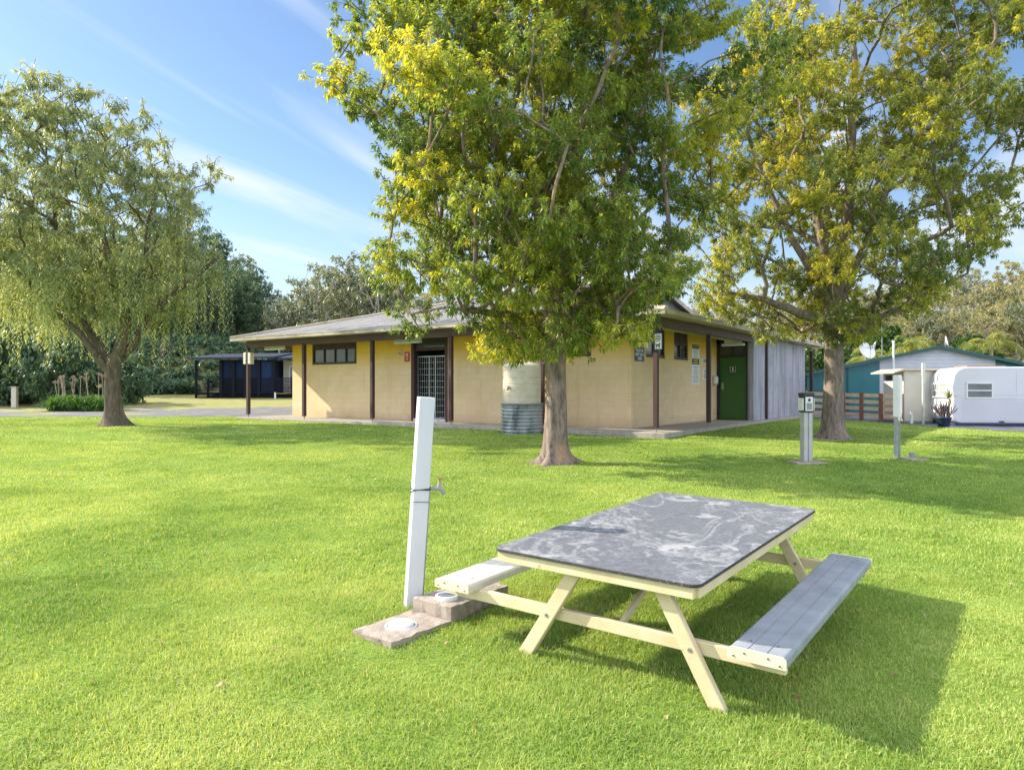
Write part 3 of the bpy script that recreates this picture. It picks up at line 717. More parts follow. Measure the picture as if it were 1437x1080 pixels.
# barred gate in its recess
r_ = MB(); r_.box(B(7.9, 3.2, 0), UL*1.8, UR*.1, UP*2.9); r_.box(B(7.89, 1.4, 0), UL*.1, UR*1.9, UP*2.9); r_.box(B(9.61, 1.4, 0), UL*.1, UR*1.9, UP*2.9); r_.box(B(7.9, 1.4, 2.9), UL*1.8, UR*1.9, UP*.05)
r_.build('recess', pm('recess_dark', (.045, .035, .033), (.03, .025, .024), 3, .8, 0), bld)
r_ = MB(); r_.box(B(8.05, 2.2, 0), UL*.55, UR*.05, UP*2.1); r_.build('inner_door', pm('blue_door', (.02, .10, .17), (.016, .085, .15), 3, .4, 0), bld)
j_ = MB(); j_.box(B(9.46, 1.13, 0), UL*.14, UR*.2, UP*2.95); j_.box(B(8.0, 1.16, 0), UL*.1, UR*.2, UP*2.95); j_.box(B(8.1, 1.2, 2.42), UL*1.36, UR*.1, UP*.10); j_.build('door_frame', M_brown, bld)
g_ = MB(); g_.box(B(8.1, 1.24, 2.53), UL*1.36, UR*.015, UP*.42); g_.build('fanlight_glass', M_glass, bld)
gt = MB()
def bar(u0, z0, u1, z1, t): gt.beam(B(u0, 1.30, z0), B(u1, 1.30, z1), t, t, UR)
for u in (8.12, 8.62, 8.9, 9.42): bar(u, .12, u, 2.22, .035)
for z in (.12, 2.22): bar(8.12, z, 9.42, z, .035)
for k in range(1, 10): bar(8.12, .12+k*.21, 9.42, .12+k*.21, .011)
for k in range(1, 13):
    u = 8.12+k*.1; bar(u, .12, u, 2.22, .011)
gt.build('security_gate', M_steel, bld)
st = MB()
for k in range(5): st.box(B(8.06+k*.29, 1.12, .0), UL*.27, UR*.2, UP*.09)
st.build('threshold_bricks', M_offwhite, bld, bevel=.01)
# posts, beams, soffit, gutter
def post(a, b, z1=2.80):
    m_ = MB(); m_.box(B(a-.06, b-.06, .10), UL*.12, UR*.12, UP*(z1-.10)); po = m_.build('post', M_brown, bld, bevel=.006)
    s = MB(); s.tube([B(a, b, -.02), B(a, b, .11)], .022, 8); s.build('post_stub', M_grey, po)
for a in (0, 3.45, 6.85, 10.32, 13.88, 17.27): post(a, 0)
post(0, 3.86); post(17.27, 4.5); post(17.27, 9); post(-.02, 17.0)
bm = MB(); bm.box(B(-.075, -.045, 2.73), UL*17.42, UR*.09, UP*.25); bm.build('veranda_beam', M_brownh, bld, bevel=.006)
bm = MB(); bm.box(B(-.045, .046, 2.731), UR*8.15, UL*.09, UP*.249); bm.build('veranda_beam', M_brownh, bld, bevel=.006)
bm = MB(); bm.box(B(17.225, .046, 2.731), UR*9.1, UL*.09, UP*.249); bm.build('veranda_beam', M_brownh, bld, bevel=.006)
dp = MB(); dp.box(B(-.12, 9.62, 0), UR*.16, UL*.068, UP*2.9); dp.build('downpipe_cover', M_brown, bld)
so = MB(); so.box(B(-.45, -.45, 2.985), UL*18.15, UR*17.75, UP*.018); so.box(B(1.2, .3, 2.80), UL*14.8, UR*.04, UP*.10); so.box(B(.3, 1.2, 2.72), UR*6.9, UL*.04, UP*.06)
so.build('soffit', M_soffit, bld)
gu = MB()
for (p, q) in (((-.47, -.47), (17.72, -.47)), ((-.47, -.47), (-.47, 17.35)), ((17.72, -.47), (17.72, 17.35))):
    A_, B_ = B(p[0], p[1], 3.03), B(q[0], q[1], 3.03); sd = (B_-A_).normalized().cross(UP)
    gu.beam(A_, B_, .11, .11, sd); gu.beam(A_+UP*.056+sd*0, B_+UP*.056, .13, .016, sd)
gu.build('gutter', M_gutter, bld)
PT = math.tan(R(14.2)); ea0, ea1, eb0, eb1, ez = -.50, 17.75, -.50, 17.35, 3.085
hb = (eb1-eb0)/2; rz = ez+hb*PT
c = [B(ea0, eb0, ez), B(ea1, eb0, ez), B(ea1, eb1, ez), B(ea0, eb1, ez)]; r0 = B(ea0+hb, eb0+hb, rz); r1 = B(ea1-hb, eb0+hb, rz)
ag = 3.75; gt_ = ag-ea0; Gp = B(ag, eb0+hb, rz); H0 = B(ag, eb0+gt_, ez+gt_*PT); H1 = B(ag, eb1-gt_, ez+gt_*PT)
ro = MB(); ro.add([c[0], c[1], r1, Gp, H0], [(4, 3, 2, 1, 0)]); ro.add([c[2], c[3], H1, Gp, r1], [(4, 3, 2, 1, 0)]); ro.mi = 1; ro.add([c[1], c[2], r1], [(2, 1, 0)])
Ki = B(ag+.32, eb0+gt_, ez+(gt_+.32)*PT); Kj = B(ag+.32, eb1-gt_, ez+(gt_+.32)*PT); ro.add([c[3], c[0], H0, Ki, Kj, H1], [(5, 4, 3, 2, 1, 0)])
rf = ro.build('roof', [M_roofL, M_roofR], bld)
rc = MB()
for p, e in ((c[0], H0), (c[3], H1), (c[1], r1), (c[2], r1)): rc.tube([p+UP*.015, e+UP*.015], .07, 6)
rc.tube([Gp+UP*.02, r1+UP*.02], .08, 6); rc.build('ridge_cap', M_gutter, rf)
# small gable where the hip stops short of the ridge
ga = MB(); ga.prism([B(ag+.3, eb0+gt_+.25, ez+gt_*PT), B(ag+.3, eb1-gt_-.25, ez+gt_*PT), B(ag+.3, eb0+hb, rz-.06)], UL*.1); ga.build('gable_wall', M_grey, bld)
for e in (H0, H1):
    bb = MB(); bb.beam(Gp-UP*.10-UL*.02, e-UP*.02-UL*.02, .035, .17, UL); bb.build('barge_board', M_gutter, bld)
# fittings on the building
def batten(a, b, label):
    t = thing('batten_light', label, 'light', tuple(B(a, b, 2.7)), 'batten lights under the veranda')
    m_ = MB(); m_.box(B(a-.6, b-.03, 2.72), UL*1.2, UR*.06, UP*.06); m_.build('light_base', M_white, t)
    m_ = MB(); m_.box(B(a-.6, b-.07, 2.64), UL*1.2, UR*.14, UP*.08); m_.build('diffuser', M_white, t, bevel=.03)
    m_ = MB(); m_.tube([B(a, b, 2.76), B(a, b, 2.99)], .015, 6); m_.build('bracket', M_white, t)
batten(9.2, .55, 'white batten light under the eave in front of the barred gate')
batten(16.35, .55, 'white batten light at the open left end of the veranda')
t = thing('batten_light', 'white batten light above the green toilet door', 'light', tuple(B(.55, 7.7, 2.6)), 'batten lights under the veranda')
m_ = MB(); m_.box(B(.1, 7.6, 2.60), UL*.8, UR*.14, UP*.09); m_.build('diffuser', M_white, t, bevel=.03); m_ = MB(); m_.box(B(.2, 7.64, 2.69), UL*.6, UR*.06, UP*.29); m_.build('light_base', M_white, t)
for (a, lab) in ((17.42, 'cream meter box on the outer side of the end veranda post'), (17.12, 'narrow cream meter box on the inner side of the end veranda post')):
    t = thing('meter_box', lab, 'meter box', tuple(B(a, 0, 2.3)), 'meter boxes on the end post')
    m_ = MB(); m_.box(B(a-.09, -.07, 2.08), UL*.18, UR*.16, UP*.46); m_.build('box_body', M_cream, t, bevel=.01)
    m_ = MB(); m_.box(B(a-.075, -.078, 2.10), UL*.15, UR*.008, UP*.42); m_.build('box_lid', M_offwhite, t)
s_ = thing('fire_sign', 'small red and white fire extinguisher sign beside the barred gate', 'sign', tuple(B(9.83, 1.19, 2.2)))
m_ = MB(); m_.box(B(9.72, 1.185, 2.06), UL*.24, UR*.014, UP*.34); m_.build('sign_plate', M_red, s_)
m_ = MB(); m_.box(B(9.79, 1.181, 2.12), UL*.10, UR*.004, UP*.22); m_.build('sign_panel', M_white, s_)
m_ = MB(); m_.lathe(B(9.84, 1.179, 2.13), [(.024, 0), (.026, .02), (.026, .12), (.012, .15), (.012, .18)], 10); m_.build('extinguisher_symbol', M_red, s_)
t = thing('wall_sensor', 'tiny cream sensor box on the yellow wall left of the red sign', 'sensor', tuple(B(10.15, 1.19, 2.3)))
m_ = MB(); m_.box(B(10.08, 1.13, 2.30), UL*.13, UR*.07, UP*.14); m_.build('box_body', M_cream, t, bevel=.015); m_ = MB(); m_.lathe(B(10.145, 1.12, 2.33), [(.03, 0), (.03, .05)], 10); m_.build('lens', M_grey, t)
# signs on the right-hand wall: plane a = 1.28, reading direction UR
def wallsign(name, label, b0, b1, z0, z1, mat, a=1.268):
    s = thing(name, label, 'sign', tuple(B(a, (b0+b1)/2, z0))); m = MB(); m.box(B(a, b0, z0), UR*(b1-b0), UL*.011, UP*(z1-z0)); m.build('sign_plate', mat, s); return s
s_ = wallsign('dog_sign', 'dark blue sign with yellow heading DOGS on the corner of the cream wall', 1.42, 2.06, 1.90, 2.50, M_blue)
text('heading', 'DOGS', .20, B(1.262, 1.74, 2.36), UR, UP, M_yellow, s_, bold=.006)
text('lettering', 'MUST BE\nKEPT ON A\nLEAD', .115, B(1.262, 1.74, 2.09), UR, UP, M_white, s_, bold=.004)
s_ = wallsign('notice_board', 'tall narrow white notice with black and yellow headings between the window and a post', 5.78, 6.5, 1.26, 2.62, M_white)
for (z0, z1, ls, sz) in ((2.46, 2.60, 'WARNING', .11), (1.93, 2.13, None, 0)):
    m_ = MB(); m_.box(B(1.263, 5.82, z0), UR*.64, UL*.004, UP*(z1-z0)); m_.build('heading_panel', M_ink, s_)
    if ls: text('heading', ls, sz, B(1.260, 6.14, (z0+z1)/2), UR, UP, M_yellow, s_)
m_ = MB()
for k in range(3): m_.box(B(1.259, 5.92+.03*(k % 2), 2.085-k*.06), UR*(.44-.06*(k % 2)), UL*.003, UP*.03)
m_.build('heading_lines', M_yellow, s_)
m_ = MB(); rr = random.Random(3)
for k in range(4): 
    L = rr.uniform(.3, .48); m_.box(B(1.264, 6.14-L/2, 2.385-k*.075), UR*L, UL*.003, UP*.022)
for k in range(10):
    L = rr.uniform(.32, .56); m_.box(B(1.264, 6.14-L/2, 1.85-k*.058), UR*L, UL*.003, UP*.018)
m_.build('print_lines', pm('faded_print', (.30, .24, .27), (.22, .22, .30), 8, .6, 0), s_)
s_ = wallsign('ladies_sign', 'small white sign reading LADIES partly behind the brown post', 6.72, 7.5, 1.99, 2.17, M_white)
text('lettering', 'LADIES', .17, B(1.262, 7.12, 2.08), UR, UP, M_ink, s_)
s_ = wallsign('paper_notice', 'white paper notice under the small LADIES sign', 6.82, 7.4, 1.42, 1.80, M_white)
m_ = MB()
for k in range(5):
    L = rr.uniform(.25, .45); m_.box(B(1.264, 7.11-L/2, 1.73-k*.062), UR*L, UL*.003, UP*.022)
m_.build('print_lines', M_ink, s_)
t = thing('soap_dispenser', 'white rounded dispenser on the wall just left of the green door', 'dispenser', tuple(B(1.2, 7.9, 1.35)))
m_ = MB(); m_.box(B(1.12, 7.8, 1.28), UR*.2, UL*.155, UP*.28); m_.build('dispenser_body', M_white, t, bevel=.05, seg=3); m_ = MB(); m_.box(B(1.14, 7.86, 1.24), UR*.08, UL*.08, UP*.05); m_.build('nozzle', M_cream, t)
s_ = thing('dog_sign', 'narrow white sign with blue border and a dog figure fixed to the corner post', 'sign', tuple(B(-.06, -.08, 2.1)))
m_ = MB(); m_.box(B(-.21, -.085, 2.10), UL*.22, UR*.012, UP*.46); m_.build('sign_plate', M_blue, s_, bevel=.02)
m_ = MB(); m_.box(B(-.19, -.091, 2.125), UL*.18, UR*.006, UP*.39); m_.build('sign_panel', M_white, s_, bevel=.01)
m_ = MB()
for k in range(4):
    L = (.12, .14, .13, .09)[k]; m_.box(B(-.10-L/2, -.095, 2.46-k*.042), UL*L, UR*.004, UP*.020)
m_.build('print_lines', M_ink, s_)
dg = [(-.06, 0), (-.045, 0), (-.04, .05), (.02, .055), (.028, 0), (.043, 0), (.04, .08), (.06, .115), (.04, .13), (.03, .125), (.015, .095), (-.045, .09), (-.07, .125), (-.075, .115), (-.058, .08)]
m_ = MB(); m_.prism([B(-.10, -.094, 2.15)-UL*x+UP*z for x, z in dg], UR*-.004); m_.build('dog_symbol', M_ink, s_)
# dry twigs hanging over the eave
tw = MB(); rr = random.Random(5)
for k in range(26):
    p = B(-.55, 12.2+rr.uniform(-1.6, 1.6), 3.2+rr.uniform(0, .1)); pts = [p]
    dvec = Vector((rr.uniform(-.2, .35), rr.uniform(-.25, .15), rr.uniform(-.25, .05)))
    for q in range(5): dvec += Vector((rr.uniform(-.1, .1), rr.uniform(-.1, .1), rr.uniform(-.10, .04))); pts.append(pts[-1]+dvec*.30)
    tw.tube(pts, [.010, .009, .008, .007, .005, .003], 4)
o = tw.build('dry_branch', M_bark_gum, None, tuple(B(-.5, 12.2, 3.2))); prop(o, 'bare pale twigs hanging over the roof edge above the grey wall', 'branch')

# ------------------------------------------------------------------ rain tank
tx, ty = .27, 19.75; tz = g1(tx, ty)
m, nt, out = newmat('corrugated_tank'); M_tank = m
f = noise(nt, coords(nt, (1.5, 1.5, .5)), 2.2, 6, .7)
principled(nt, out, ramp(nt, f, [(.35, (.10, .12, .13)), (.5, (.33, .36, .37)), (.7, (.48, .51, .52))]), .5, .45, bump(nt, f, .1, .01), .4)
pr = []
for k in range(73): pr.append((.56+.022*math.sin(k/72*2*math.pi*9), -.05+.86*k/72))
t = thing('tank_stand', 'round corrugated galvanised tank stand standing on the grass against the cream wall', 'tank stand', (tx, ty, tz))
m_ = MB(); m_.lathe((tx, ty, tz), pr, 48); m_.build('corrugated_ring', M_tank, t)
m_ = MB(); m_.lathe((tx, ty, tz), [(.595, .79), (.60, .80), (.60, .825), (.595, .83)], 48); m_.build('rim', M_grey, t)
t = thing('rain_tank', 'cream ribbed water tank on top of the corrugated stand behind the big tree', 'water tank', (tx, ty, tz+.83))
pr = []
for k in range(6): pr += [(.520, .83+k*.17), (.528, .842+k*.17), (.528, .985+k*.17), (.520, .998+k*.17)]
pr += [(.50, 1.88), (.25, 1.97), (.02, 1.99)]
m_ = MB(); m_.lathe((tx, ty, tz), pr, 48, smooth=False); m_.build('tank_body', M_cream, t)
m_ = MB(); d0 = Vector((-.62, -.78, 0)).normalized(); p0 = Vector((tx, ty, tz+1.25))+d0*.5; m_.tube([p0, p0+d0*.12], .018, 8); m_.tube([p0+d0*.1, p0+d0*.13+Vector((0, 0, -.07))], .016, 8); m_.beam(p0+d0*.09+Vector((0, 0, .05))-Vector((.05, -.03, 0)), p0+d0*.09+Vector((.05, -.03, .05)), .014, .01); m_.build('tap', M_ink, t)

# ------------------------------------------------------------------ dark cabin across the road
M_navy = pm('navy_boards', (.011, .022, .055), (.008, .016, .04), 3, .7, .2, 40, (1, 1, .2), spec=.12)
M_navy2 = pm('dark_timber', (.014, .015, .024), (.010, .011, .018), 4, .8, .2, 40, spec=.12)
cz = g1(-16.5, 45); fz = 1.55
cb = thing('dark_cabin', 'low dark navy timber cabin with slatted veranda rails across the road', 'cabin', (-16.5, 45, cz))
m_ = MB()
for x0, x1, yy in ((-18.3, -15.0, 45.1),): m_.box((x0, yy, fz), (x1-x0, 0, 0), (0, 3.4, 0), (0, 0, 2.05))
m_.build('wall', M_navy, cb)
for x in (-18.28, -17.5, -16.75, -15.9, -15.0):
    m_ = MB(); m_.box((x-.09, 44.93, fz-.3), (.18, 0, 0), (0, .16, 0), (0, 0, 2.35)); m_.build('post', M_navy2, cb)
for x in (-17.9, -17.12, -16.3, -15.45):
    m_ = MB()
    for k in range(7): m_.box((x-.28, 45.02, fz+.06+k*.13), (.56, 0, 0), (0, .04, 0), (0, 0, .07))
    m_.build('slat_panel', M_navy2, cb)
m_ = MB(); m_.box((-15.78, 45.06, fz), (.66, 0, 0), (0, .05, 0), (0, 0, 1.95)); m_.build('door', pm('navy_door', (.008, .026, .085), None, 3, .6, 0, spec=.2), cb)
m_ = MB()
for k in range(5): m_.box((-19.9, 44.98, fz-.52+k*.10), (5.1, 0, 0), (0, .05, 0), (0, 0, .07))
m_.build('underfloor_slats', M_navy2, cb)
m_ = MB(); m_.box((-19.95, 44.9, fz-.05), (8.4, 0, 0), (0, 3.6, 0), (0, 0, .06)); m_.build('deck', M_navy2, cb)
for x in (-19.85, -19.1):
    m_ = MB(); m_.box((x-.06, 44.95, cz-.3), (.12, 0, 0), (0, .12, 0), (0, 0, (3.55 if x < -19.5 else 2.45)-cz+.3)); m_.build('post', M_navy2, cb)
m_ = MB()
for k in range(7): m_.box((-19.8, 44.97, fz+.10+k*.125), (1.45, 0, 0), (0, .04, 0), (0, 0, .055))
m_.box((-19.85, 44.94, fz+.95), (1.5, 0, 0), (0, .10, 0), (0, 0, .05)); m_.build('railing', M_navy2, cb)
m_ = MB(); m_.prism([(-20.2, 44.6, 3.62), (-20.2, 44.6, 3.72), (-20.2, 48.8, 4.15), (-20.2, 48.8, 4.05)], (5.4, 0, .08)); m_.build('roof', pm('dark_roof', (.035, .042, .065), (.025, .03, .045), 2, .6, .1, spec=.25), cb)
# paler cabin next to it
pc = thing('pale_cabin', 'pale weatherboard cabin end with a slatted balcony beside the dark cabin', 'cabin', (-13, 46, g1(-13, 46)))
m_ = MB(); m_.box((-14.75, 46.2, fz), (5.5, 0, 0), (0, 4, 0), (0, 0, 2.05)); m_.build('wall', pm('pale_boards', (.52, .49, .44), (.44, .42, .38), 2, .7, .1), pc)
m_ = MB(); m_.box((-14.35, 46.12, fz+.35), (1.1, 0, 0), (0, .06, 0), (0, 0, 1.35)); wi = m_.build('window', M_white, pc)
for x in (-14.29, -13.79):
    m_ = MB(); m_.box((x, 46.10, fz+.41), (.46, 0, 0), (0, .01, 0), (0, 0, 1.23)); m_.build('pane', pm('blue_glass', (.10, .14, .20), None, 2, .1, 0), wi)
m_ = MB()
for k in range(7): m_.box((-14.85, 45.0, fz+.08+k*.13), (1.0, 0, 0), (0, .04, 0), (0, 0, .07))
m_.box((-13.87, 44.98, fz-.3), (.08, 0, 0), (0, .08, 0), (0, 0, 1.35)); m_.build('railing', M_navy2, pc)
m_ = MB(); m_.prism([(-15.1, 45.2, 3.68), (-15.1, 45.2, 3.78), (-15.1, 50.5, 4.3), (-15.1, 50.5, 4.2)], (6.2, 0, 0)); m_.build('roof', pm('navy_roof', (.035, .05, .10), (.03, .04, .08), 2, .45, .1), pc)
m_ = MB()
for k in range(4): m_.box((-14.8, 45.05, fz-.48+k*.11), (5, 0, 0), (0, .04, 0), (0, 0, .07))
m_.build('underfloor_slats', M_navy2, pc)
o = MB(); o.tube([(-14.75, 44.6, cz-.05), (-14.75, 44.6, cz+.34)], .06, 10); o.lathe((-14.75, 44.6, cz+.33), [(.07, 0), (.07, .03)], 10); o = o.build('vent_pipe', M_white, None, (-14.75, 44.6, cz)); prop(o, 'short white pipe standing in front of the pale cabin', 'pipe')

# ------------------------------------------------------------------ shed, annex, caravan, fence on the right
M_board = pm('white_weatherboard', (.56, .58, .60), (.48, .50, .52), 1.5, .6, .05)
sy = 34.0; sz = g1(18, 34)-.05; ax_, az_ = 20.2, 3.78
def rz_(x): return az_-abs(x-ax_)*.205
sh = thing('green_shed', 'long teal green shed with a white boarded gable behind the caravan', 'shed', (ax_, sy, sz))
x0, x1 = 14.0, 26.5
m_ = MB(); m_.prism([(x0, sy, sz), (17.45, sy, sz), (17.45, sy, rz_(17.45)), (x0, sy, rz_(x0))], (4.3, 8.2, 0)); m_.build('steel_wall', M_teal, sh)
m_ = MB(); m_.prism([(22.95, sy, sz), (x1, sy, sz), (x1, sy, rz_(x1)), (22.95, sy, rz_(22.95))], (4.3, 8.2, 0)); m_.build('steel_wall', M_teal, sh)
m_ = MB(); m_.prism([(17.45, sy, sz), (22.95, sy, sz), (22.95, sy, rz_(22.95)), (ax_, sy, az_), (17.45, sy, rz_(17.45))], (4.3, 8.2, 0)); gw = m_.build('gable_wall', M_board, sh)
m_ = MB(); z = sz+.1
while z < az_-.15:
    hw = min(2.73, (az_-.03-z-.17)/.205)
    if hw > .1: m_.prism([(max(17.47, ax_-hw), sy, z), (max(17.47, ax_-hw), sy-.022, z), (max(17.47, ax_-hw), sy-.004, z+.16), (max(17.47, ax_-hw), sy, z+.16)], (min(22.93, ax_+hw)-max(17.47, ax_-hw), 0, 0))
    z += .165
m_.build('weatherboards', M_board, sh)
m_ = MB()
for s in (-1, 1):
    xe = x0-.3 if s < 0 else x1+.3
    m_.prism([(ax_, sy-.25, az_+.02), (xe, sy-.25, rz_(xe)+.02), (xe, sy-.25, rz_(xe)+.06), (ax_, sy-.25, az_+.06)], (4.5, 8.6, 0))
m_.build('roof', M_tealdark, sh)
m_ = MB()
for s in (-1, 1):
    xe = x0-.3 if s < 0 else x1+.3; m_.beam((ax_, sy-.27, az_-.02), (xe, sy-.27, rz_(xe)-.02), .03, .13, (0, 1, 0))
m_.build('barge_board', M_tealdark, sh)
m_ = MB(); m_.box((15.9, sy-.03, sz), (.08, 0, 0), (0, .03, 0), (0, 0, rz_(15.9)-sz-.1)); m_.build('corner_trim', M_tealdark, sh)
def dish(name, label, c, r, facing, tilt):
    t = thing(name, label, 'satellite dish', c, 'satellite dishes on the shed roof'); c = Vector(c)
    f = Vector((math.cos(facing)*math.cos(tilt), math.sin(facing)*math.cos(tilt), math.sin(tilt))); s = f.cross(Vector((0, 0, 1))).normalized(); u = s.cross(f)
    cc = c+Vector((0, 0, r*1.05)); m_ = MB(); vs = []; fs = []; n = 28
    for k, q in enumerate((.02, .35, .7, 1.0)):
        for j in range(n):
            a = 2*math.pi*j/n; vs.append(cc+(s*math.cos(a)+u*math.sin(a))*r*q+f*(r*.28*q*q))
    for k in range(3):
        for j in range(n): fs.append((k*n+j, k*n+(j+1) % n, (k+1)*n+(j+1) % n, (k+1)*n+j))
    m_.add(vs, fs, True); m_.add([v-f*.02 for v in vs], [q[::-1] for q in fs], True)
    m_.build('reflector', M_white, t)
    m_ = MB(); m_.tube([c, cc-f*.03], .03, 8); m_.build('mast', M_grey, t)
    m_ = MB(); 
    for a in (.5, 2.6, 4.7): m_.tube([cc+(s*math.cos(a)+u*math.sin(a))*r*.95+f*r*.25, cc+f*r*.8], .008, 5)
    m_.lathe(cc+f*r*.8, [(.03, -.04), (.03, .04)], 8); m_.build('feed_horn', M_ink, t)
dish('satellite_dish', 'large round white satellite dish facing forward on the shed roof', (16.9, 34.2, rz_(16.9)+.02), .42, R(-75), R(25))
dish('satellite_dish', 'white satellite dish seen edge on beside the large round dish', (17.45, 34.6, rz_(17.3)+.02), .42, R(160), R(30))
dish('satellite_dish', 'small grey satellite dish on a bent mast right of the shed ridge', (21.2, 35.0, rz_(21.2)+.25), .26, R(-30), R(15))
o = MB(); o.tube([(17.95, 33.7, sz), (17.95, 33.7, 3.95)], .05, 8); o.tube([(17.95, 33.7, 3.95), (17.95, 33.7, 4.05)], .065, 8); o = o.build('vent_pipe', M_white, None, (17.95, 33.7, sz)); prop(o, 'tall white vent pipe against the boarded shed gable', 'pipe')
t = thing('tv_antenna', 'thin grey television antenna with crossbars behind the shed roof', 'antenna', (18.6, 36, rz_(18.6)))
m_ = MB(); m_.tube([(18.6, 36, rz_(18.6)-.02), (18.6, 36, 5.2)], .025, 6); m_.build('mast', M_grey, t)
m_ = MB(); m_.tube([(17.9, 36, 4.7), (19.0, 36, 4.72)], .018, 5)
for x in (17.95, 18.1, 18.25, 18.4, 18.8, 18.95): m_.tube([(x, 35.75, 4.7), (x, 36.25, 4.7)], .008, 4)
m_.build('crossbars', M_grey, t)

M_ann = pm('annex_sheet', (.66, .64, .56), (.58, .56, .49), 1.2, .6, .05)
az = g1(15.8, 28)-.03; an = thing('annex', 'small white skillion roofed annex between the fence and the caravan', 'annex', (15.9, 28, az))
m_ = MB(); m_.box((15.30, 28.0, az+.12), (1.75, 0, 0), (0, 1.5, 0), (0, 0, 1.95)); m_.build('wall', M_ann, an)
m_ = MB(); m_.box((15.27, 27.97, az-.1), (1.8, 0, 0), (0, 1.55, 0), (0, 0, .22)); m_.build('base', M_grey, an)
m_ = MB(); m_.prism([(14.85, 27.85, az+1.98), (14.85, 27.85, az+2.03), (15.25, 27.85, az+2.16), (17.2, 27.85, az+2.16), (17.2, 27.85, az+2.10), (15.25, 27.85, az+2.08)], (0, 1.8, 0)); m_.build('roof', M_soffit, an)
m_ = MB(); m_.box((15.285, 28.25, az+1.72), (.012, 0, 0), (0, .45, 0), (0, 0, .2)); m_.box((15.285, 28.85, az+1.72), (.012, 0, 0), (0, .45, 0), (0, 0, .2)); m_.build('window', M_glass, an)
m_ = MB(); m_.box((16.42, 27.985, az+.12), (.04, 0, 0), (0, .014, 0), (0, 0, 1.95)); m_.build('cover_strip', M_soffit, an)
m_ = MB(); m_.box((15.30, 27.985, az+.12), (.05, 0, 0), (0, .014, 0), (0, 0, 1.95)); m_.build('cover_strip', M_soffit, an)
o = MB(); zz = g1(15.82, 27.6); o.tube([(15.82, 27.55, zz), (15.82, 27.55, 2.35)], .05, 10); o.tube([(15.82, 27.55, 2.3), (15.82, 27.55, 2.78)], .065, 10); o = o.build('standpipe', pm('pale_green_pipe', (.50, .56, .52), None, 4, .5, 0), None, (15.82, 27.55, zz)); prop(o, 'tall pale green pipe in front of the white annex wall', 'pipe')
t = thing('hose_tap', 'low white tap pipe at the foot of the annex wall', 'tap', (15.45, 27.7, zz))
m_ = MB(); m_.tube([(15.45, 27.7, zz-.02), (15.45, 27.7, zz+.36)], .055, 8); m_.build('riser', M_white, t)
m_ = MB(); m_.tube([(15.45, 27.7, zz+.36), (15.38, 27.66, zz+.46), (15.36, 27.64, zz+.36)], .03, 8); m_.build('spout', M_white, t)

th = R(10.5); CE = Vector((math.cos(th), -math.sin(th), 0)); CW = Vector((math.sin(th), math.cos(th), 0)); C0 = Vector((15.96, 26.0, 0)); cgz = g1(17, 25.5)
def Cp(e, w, z): return C0+CE*e+CW*w+Vector((0, 0, z))
M_cara = pm('caravan_white', (.66, .66, .70), (.59, .60, .64), .8, .35, .03, 8)
cv = thing('caravan', 'white vintage caravan with rounded corners and a two pane side window', 'caravan', tuple(Cp(1.5, 1, cgz)))
pf = []
zb, zt, Lc = cgz+.12, 2.58, 5.2
for k in range(7): a = R(-90-90*k/6); pf.append((.32+.32*math.cos(a), zb+.34+.34*math.sin(a)))
pf += [(.02, zb+.6), (.045, zb+.85), (.03, zb+1.1), (.0, zb+1.3), (.03, zb+1.45)]
for k in range(7): a = R(180-90*k/6); pf.append((.52+.46*math.cos(a), zt-.42+.42*math.sin(a)))
for k in range(7): a = R(90-90*k/6); pf.append((Lc-.4+.4*math.cos(a), zt-.4+.4*math.sin(a)))
for k in range(7): a = R(0-90*k/6); pf.append((Lc-.32+.32*math.cos(a), zb+.34+.34*math.sin(a)))
m_ = MB(); m_.prism([Cp(e, 0, z) for e, z in pf], CW*2.1); m_.build('body', M_cara, cv, bevel=.05, seg=3)
m_ = MB()
for k in range(10):
    z = zb+.12+k*.085; m_.beam(Cp(.33, -.006, z), Cp(4.9, -.006, z), .02, .014, CW)
m_.beam(Cp(.06, -.004, zb+1.02), Cp(5.1, -.004, zb+1.02), .012, .012, CW); m_.beam(Cp(2.12, -.004, zb+1.05), Cp(2.12, -.004, zt-.1), .012, .012, CW); m_.build('side_ribs', M_cara, cv)
wf = MB(); e0, e1, z0, z1 = .48, 1.36, 1.44, 2.02
wf.box(Cp(e0, -.03, z0), CE*(e1-e0), CW*.05, UP*.05); wf.box(Cp(e0, -.03, z1-.05), CE*(e1-e0), CW*.05, UP*.05); wf.box(Cp(e0, -.03, (z0+z1)/2-.02), CE*(e1-e0), CW*.05, UP*.04)
wf.box(Cp(e0, -.028, z0), CE*.05, CW*.05, UP*(z1-z0)); wf.box(Cp(e1-.05, -.028, z0), CE*.05, CW*.05, UP*(z1-z0)); wo = wf.build('window', M_white, cv)
g_ = MB(); g_.box(Cp(e0+.03, -.012, z0+.03), CE*(e1-e0-.06), CW*.01, UP*(z1-z0-.06)); g_.build('pane', pm('caravan_glass', (.16, .17, .17), (.11, .12, .12), 2, .1, 0), wo)
wf = MB(); z0, z1 = 1.46, 1.96
for w0, w1 in ((.35, 1.7),):
    wf.box(Cp(-.03, w0, z0), CW*(w1-w0), CE*.06, UP*.05); wf.box(Cp(-.03, w0, z1), CW*(w1-w0), CE*.06, UP*.05); wf.box(Cp(-.028, w0, (z0+z1)/2), CW*(w1-w0), CE*.06, UP*.04)
    for w_ in (w0, (w0+w1)/2, w1-.05): wf.box(Cp(-.026, w_, z0), CW*.05, CE*.06, UP*(z1-z0))
wo = wf.build('window', M_white, cv); g_ = MB(); g_.box(Cp(-.012, .38, z0+.03), CW*1.28, CE*.01, UP*(z1-z0)); g_.build('pane', pm('curtained_glass', (.42, .43, .42), (.30, .31, .31), 3, .15, 0), wo)
